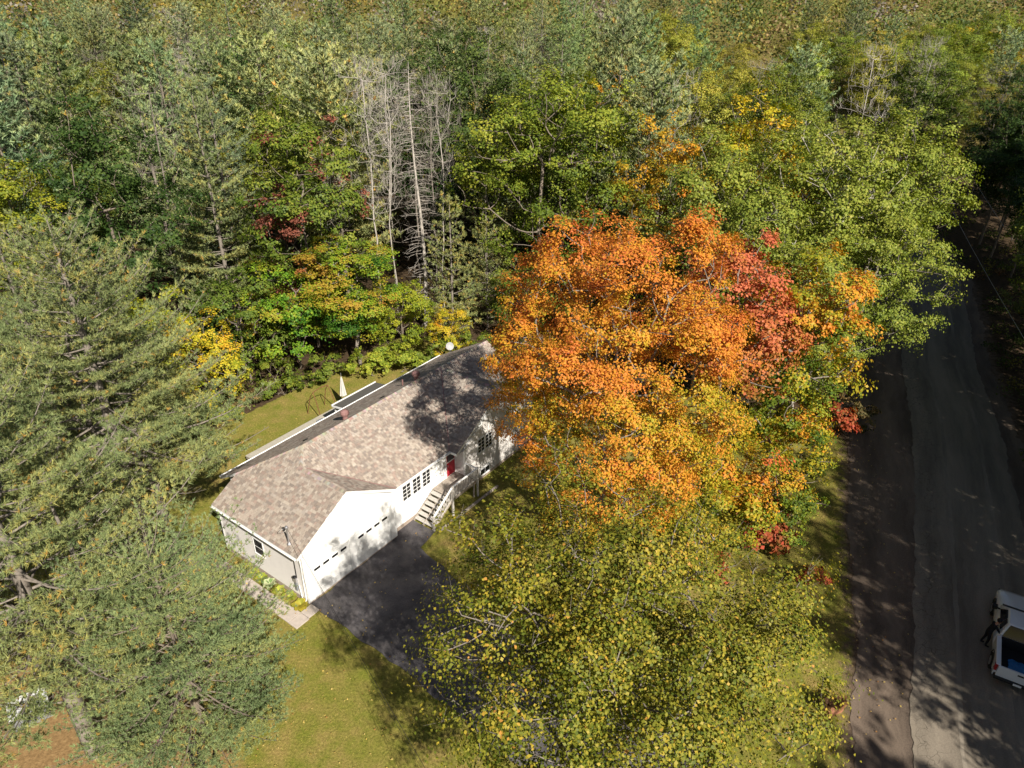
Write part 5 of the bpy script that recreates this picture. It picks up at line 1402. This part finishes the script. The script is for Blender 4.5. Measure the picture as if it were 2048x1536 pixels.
def fill():
    n = 0; y = 53.0
    while y < 176:
        sp = 7.8 if y < 80 else (8.8 if y < 115 else 9.2)
        half = .76 * (y * .87 + 9) + 8
        x = -half + rt_.random() * sp
        while x < half:
            px, py = x + rt_.uniform(-.35, .35) * sp, y + rt_.uniform(-.4, .4) * sp
            x += sp
            l, r = road_x(SHL, py), road_x(ASR, py)
            if l - 4.5 < px < r + 5.5: continue
            if px > r and px < r + 5: continue
            u, v = W2L(px, py)
            if v > -24.5 and u < 25 and px > -24: continue
            if v > -11 : 
                if px < l and py < 58: continue
            if py < 56 and px > -8 and px < l: continue
            if any((px - a) ** 2 + (py - b) ** 2 < (c + .8) ** 2 for a, b, c in HAND): continue
            if any((px - a) ** 2 + (py - b) ** 2 < 16 for a, b in DONE): continue
            left = px < 4 + .1 * (py - 60)
            if left: k = rt_.choices(['pine_mid', 'pine_far', 'pine_far_b', 'green', 'dark', 'gold', 'fine', 'bare', 'bare_b'], [24, 16, 16, 12, 8, 3, 6, 8, 7])[0]
            else: k = rt_.choices(['pine_far', 'pine_far_b', 'green', 'ash_b', 'gold', 'fine', 'bare', 'bare_b', 'dark'], [12, 8, 16, 16, 13, 17, 7, 5, 6])[0]
            
            if left and py < 88 and k == 'gold': k = 'pine_mid'
            if k.startswith('pine'): s = rt_.uniform(1.0, 1.4); t = rt_.uniform(.85, 1.45); tint = (t * rt_.uniform(.82, 1.12), t, t * rt_.uniform(.9, 1.35))
            else: s = rt_.uniform(.85, 1.2); t = rt_.uniform(.85, 1.45); tint = (t * rt_.uniform(.9, 1.35), t, t)
            if py > 110: s *= .95
            nm, lab, grp = NAMES[k]
            WOODS.append((k, px, py, place(nm, k, px, py, lab, group=grp, s=s, sz=min(1.12, s * rt_.uniform(.78, 1.02)), rz=rt_.random() * 6.28, tint=tint)))
            DONE.append((px, py)); n += 1
        y += sp * .9
    return n
DONE = []; WOODS = []
print('woods trees', fill())
ORD = ['first', 'second', 'third', 'fourth', 'fifth', 'sixth', 'seventh', 'eighth', 'ninth', 'tenth', 'eleventh', 'twelfth', 'thirteenth', 'fourteenth', 'fifteenth', 'sixteenth', 'seventeenth', 'eighteenth', 'nineteenth', 'twentieth']
LM = [(-35.6, 49.5, 'the olive oak'), (-29.8, 52, 'the dark oak'), (-24.2, 57.5, 'the layered pine'), (-16.8, 56, 'the maroon maple'), (-12, 61, 'the bent trunk'), (-8, 60, 'the dead spruce'),
      (-2.4, 60, 'the young pines'), (2.4, 61.3, 'the tall green maple'), (12.3, 60.5, 'the orange tree'), (21.6, 50.4, 'the widest ash'), (28.2, 55, 'the bend ash'), (50, 60, 'the far road edge')]
ADJ = {'pine_mid': 'green white pine', 'pine_far': 'soft yellow green pine', 'pine_far_b': 'narrow blue green pine', 'green': 'green leafy tree', 'dark': 'dark green leafy tree', 'gold': 'golden autumn tree',
       'fine': 'thin yellowish tree', 'ash_b': 'pale green leafy tree', 'bare': 'pale leafless tree', 'bare_b': 'grey leafless tree'}
_b = {}
for k, x, y, o in WOODS:
    t = min(LM, key=lambda m: abs(math.atan2(x, y) - math.atan2(m[0], m[1])))[2]
    _b.setdefault((k, t), []).append((x * x + y * y, o))
for (k, t), L in _b.items():
    for i, (d, o) in enumerate(sorted(L, key=lambda q: q[0])): o['label'] = f'{ADJ[k]}, {ORD[i]} of its kind in line behind {t}'

def far_woods():
    rng = G(91); V = []; C = []; 
    P = []; cc = []; 
    for y in np.concatenate([np.arange(176, 262, 7.0), np.arange(262, 560, 11.0)]):
        half = .76 * y * .9 + 25
        for x in np.arange(-half, half, 9.0):
            px, py = x + rng.normal() * 3, y + rng.normal() * 3
            if road_x(SHL, py) - 4 < px < road_x(ASR, py) + 4 and py < 300: continue
            if -150 < px < -95 and 300 < py < 420: continue
            if rng.random() < .12: continue
            h = rng.uniform(12, 19); R = rng.uniform(3.2, 5.2); m = 130 if y < 262 else 55
            pal = [(.13, .17, .04), (.2, .2, .05), (.10, .14, .05), (.34, .26, .06), (.28, .2, .09), (.24, .21, .17)][rng.choice(6, p=[.26, .22, .2, .12, .1, .1])]
            d = nrm(rng.normal(size=(m, 3)) + (0, 0, .4)) * rng.uniform(.55, 1.05, (m, 1))
            q = d * np.array([R, R, h * .42]) + np.array([px, py, ground_z(px, py) + h * .6])
            P.append(q); cc.append(np.tile(pal, (m, 1)) * rng.uniform(.65, 1.35, (m, 1)))
    P = np.vstack(P); C = np.vstack(cc)
    V, F = leaf_quads(P, nrm(rng.normal(size=P.shape) * .6 + (0, 0, .6)), .85, rng)
    link(bpy.data.objects.new('far_woods', npmesh('far_woods', V, F, C, M['leaf'])), kind='stuff', label='hazy mass of autumn woods beyond the nearer trees', cat='woods')
    print('far', len(P))
far_woods()

def undergrowth():
    rng = G(92); P = []; C = []
    cl = []
    while len(cl) < 900:
        x, y = rng.uniform(-62, 62), rng.uniform(30, 96)
        u, v = W2L(x, y); l, r = road_x(SHL, y), road_x(ASR, y)
        if l - .6 < x < r + 1.4: continue
        if x < l and not (v < -18.6 or u > 27 or x < -27): continue
        if x < l and v > -1 and u < 34: continue
        cl.append((x, y))
    for x, y in cl:
        m = 70; R = rng.uniform(.7, 1.7); h = rng.uniform(.4, 1.6)
        pal = [(.05, .08, .015), (.08, .11, .02), (.14, .16, .025), (.22, .19, .04), (.16, .09, .04)][rng.choice(5, p=[.3, .3, .2, .12, .08])]
        d = nrm(rng.normal(size=(m, 3))) * rng.uniform(.4, 1, (m, 1)); d[:, 2] = abs(d[:, 2])
        P.append(d * np.array([R, R, h]) + np.array([x, y, ground_z(x, y) + .1])); C.append(np.tile(pal, (m, 1)) * rng.uniform(.7, 1.35, (m, 1)))
    P = np.vstack(P); C = np.vstack(C)
    V, F = leaf_quads(P, nrm(rng.normal(size=P.shape) * .6 + (0, 0, .7)), .2, rng)
    link(bpy.data.objects.new('undergrowth', npmesh('undergrowth', V, F, C, M['leaf'])), kind='stuff', label='low leafy undergrowth covering the woodland floor', cat='undergrowth')
undergrowth()

def on_drive(u, v):
    return (v > -.35) & (v < 26) & (u > -.3 - .06 * v) & (u < np.interp(v, [0, 1.5, 5.6, 9, 16, 26], [8.1, 7.0, 5.7, 4.8, 4.4, 4.9]))
def scatter_lawn():
    rng = G(93)
    n = 230000
    x = rng.uniform(-24, 32, n); y = rng.uniform(16, 52, n)
    dx, dy = x - X0, y - Y0; u = dx * CU + dy * SU; v = dx * SU - dy * CU
    l = np.interp(y, YS, SHL)
    ok = (x < l - .2) & (v > -18.3) & (u < 27) & ~((u > -.05) & (u < 20.2) & (v > -8.6) & (v < .1)) & ~((u > 11.9) & (u < 19.3) & (v > -1) & (v < .6))
    ok &= ~on_drive(u, v) & ~((u > -1.5) & (u < .05) & (v > -8) & (v < .8)) & ~((u > 5.6) & (u < 16) & (v > -13.1) & (v < -8)) & ~((u > 7.9) & (u < 12.3) & (v > -.5) & (v < 1.5))
    ok &= ((y > 27) | (x > -14.5)) & (u > -9 + np.maximum(0, -v) * -.25 + 0)
    x, y = x[ok], y[ok]; n = len(x)
    a = rng.uniform(0, 6.28, n); s = np.stack([np.cos(a), np.sin(a), np.zeros(n)], 1); P = np.stack([x, y, np.zeros(n)], 1)
    hh = rng.uniform(.035, .085, (n, 1)); tip = P + np.concatenate([rng.normal(size=(n, 2)) * .025, hh], 1)
    V = np.stack([P - s * .011, P + s * .011, tip], 1).reshape(-1, 3); F = np.arange(n * 3).reshape(-1, 3)
    t = np.array([mnoise.noise(Vector((px * .45, py * .45, 0))) for px, py in zip(x[::1], y[::1])])
    c = lerp_palette([(0, (.06, .10, .012)), (.35, (.16, .19, .026)), (.65, (.31, .27, .06)), (1, (.40, .29, .11))], .5 + .6 * t + .16 * rng.normal(size=n))
    link(bpy.data.objects.new('lawn_grass', npmesh('lawn_grass', V, F, c, M['blade'])), kind='stuff', label='short worn grass of the lawns around the house', cat='grass')
    n = 2600
    x = rng.uniform(-16, 26, n); y = rng.uniform(17, 50, n); dx, dy = x - X0, y - Y0; u = dx * CU + dy * SU; v = dx * SU - dy * CU
    ok = ~((u > -.4) & (u < 20.6) & (v > -8.8) & (v < .7)) & (x < np.interp(y, YS, SHL) + 2.5); x, y = x[ok], y[ok]; n = len(x)
    P = np.stack([x, y, np.full(n, .075)], 1)
    V, F = leaf_quads(P, nrm(rng.normal(size=(n, 3)) * .25 + (0, 0, 1)), .085, rng)
    c = lerp_palette([(0, (.5, .36, .08)), (.6, (.62, .48, .16)), (1, (.35, .16, .05))], rng.random(n))
    link(bpy.data.objects.new('fallen_leaves', npmesh('fallen_leaves', V, F, c, M['leaf'])), kind='stuff', label='scattered yellow fallen leaves on lawn and driveway', cat='fallen leaves')
scatter_lawn()
print({k:(len(v[1].polygons) if v[1] else 0) for k,v in PROTO.items()})
print('total unique polys', sum(len(m.loops) - 2 * len(m.polygons) for m in bpy.data.meshes))
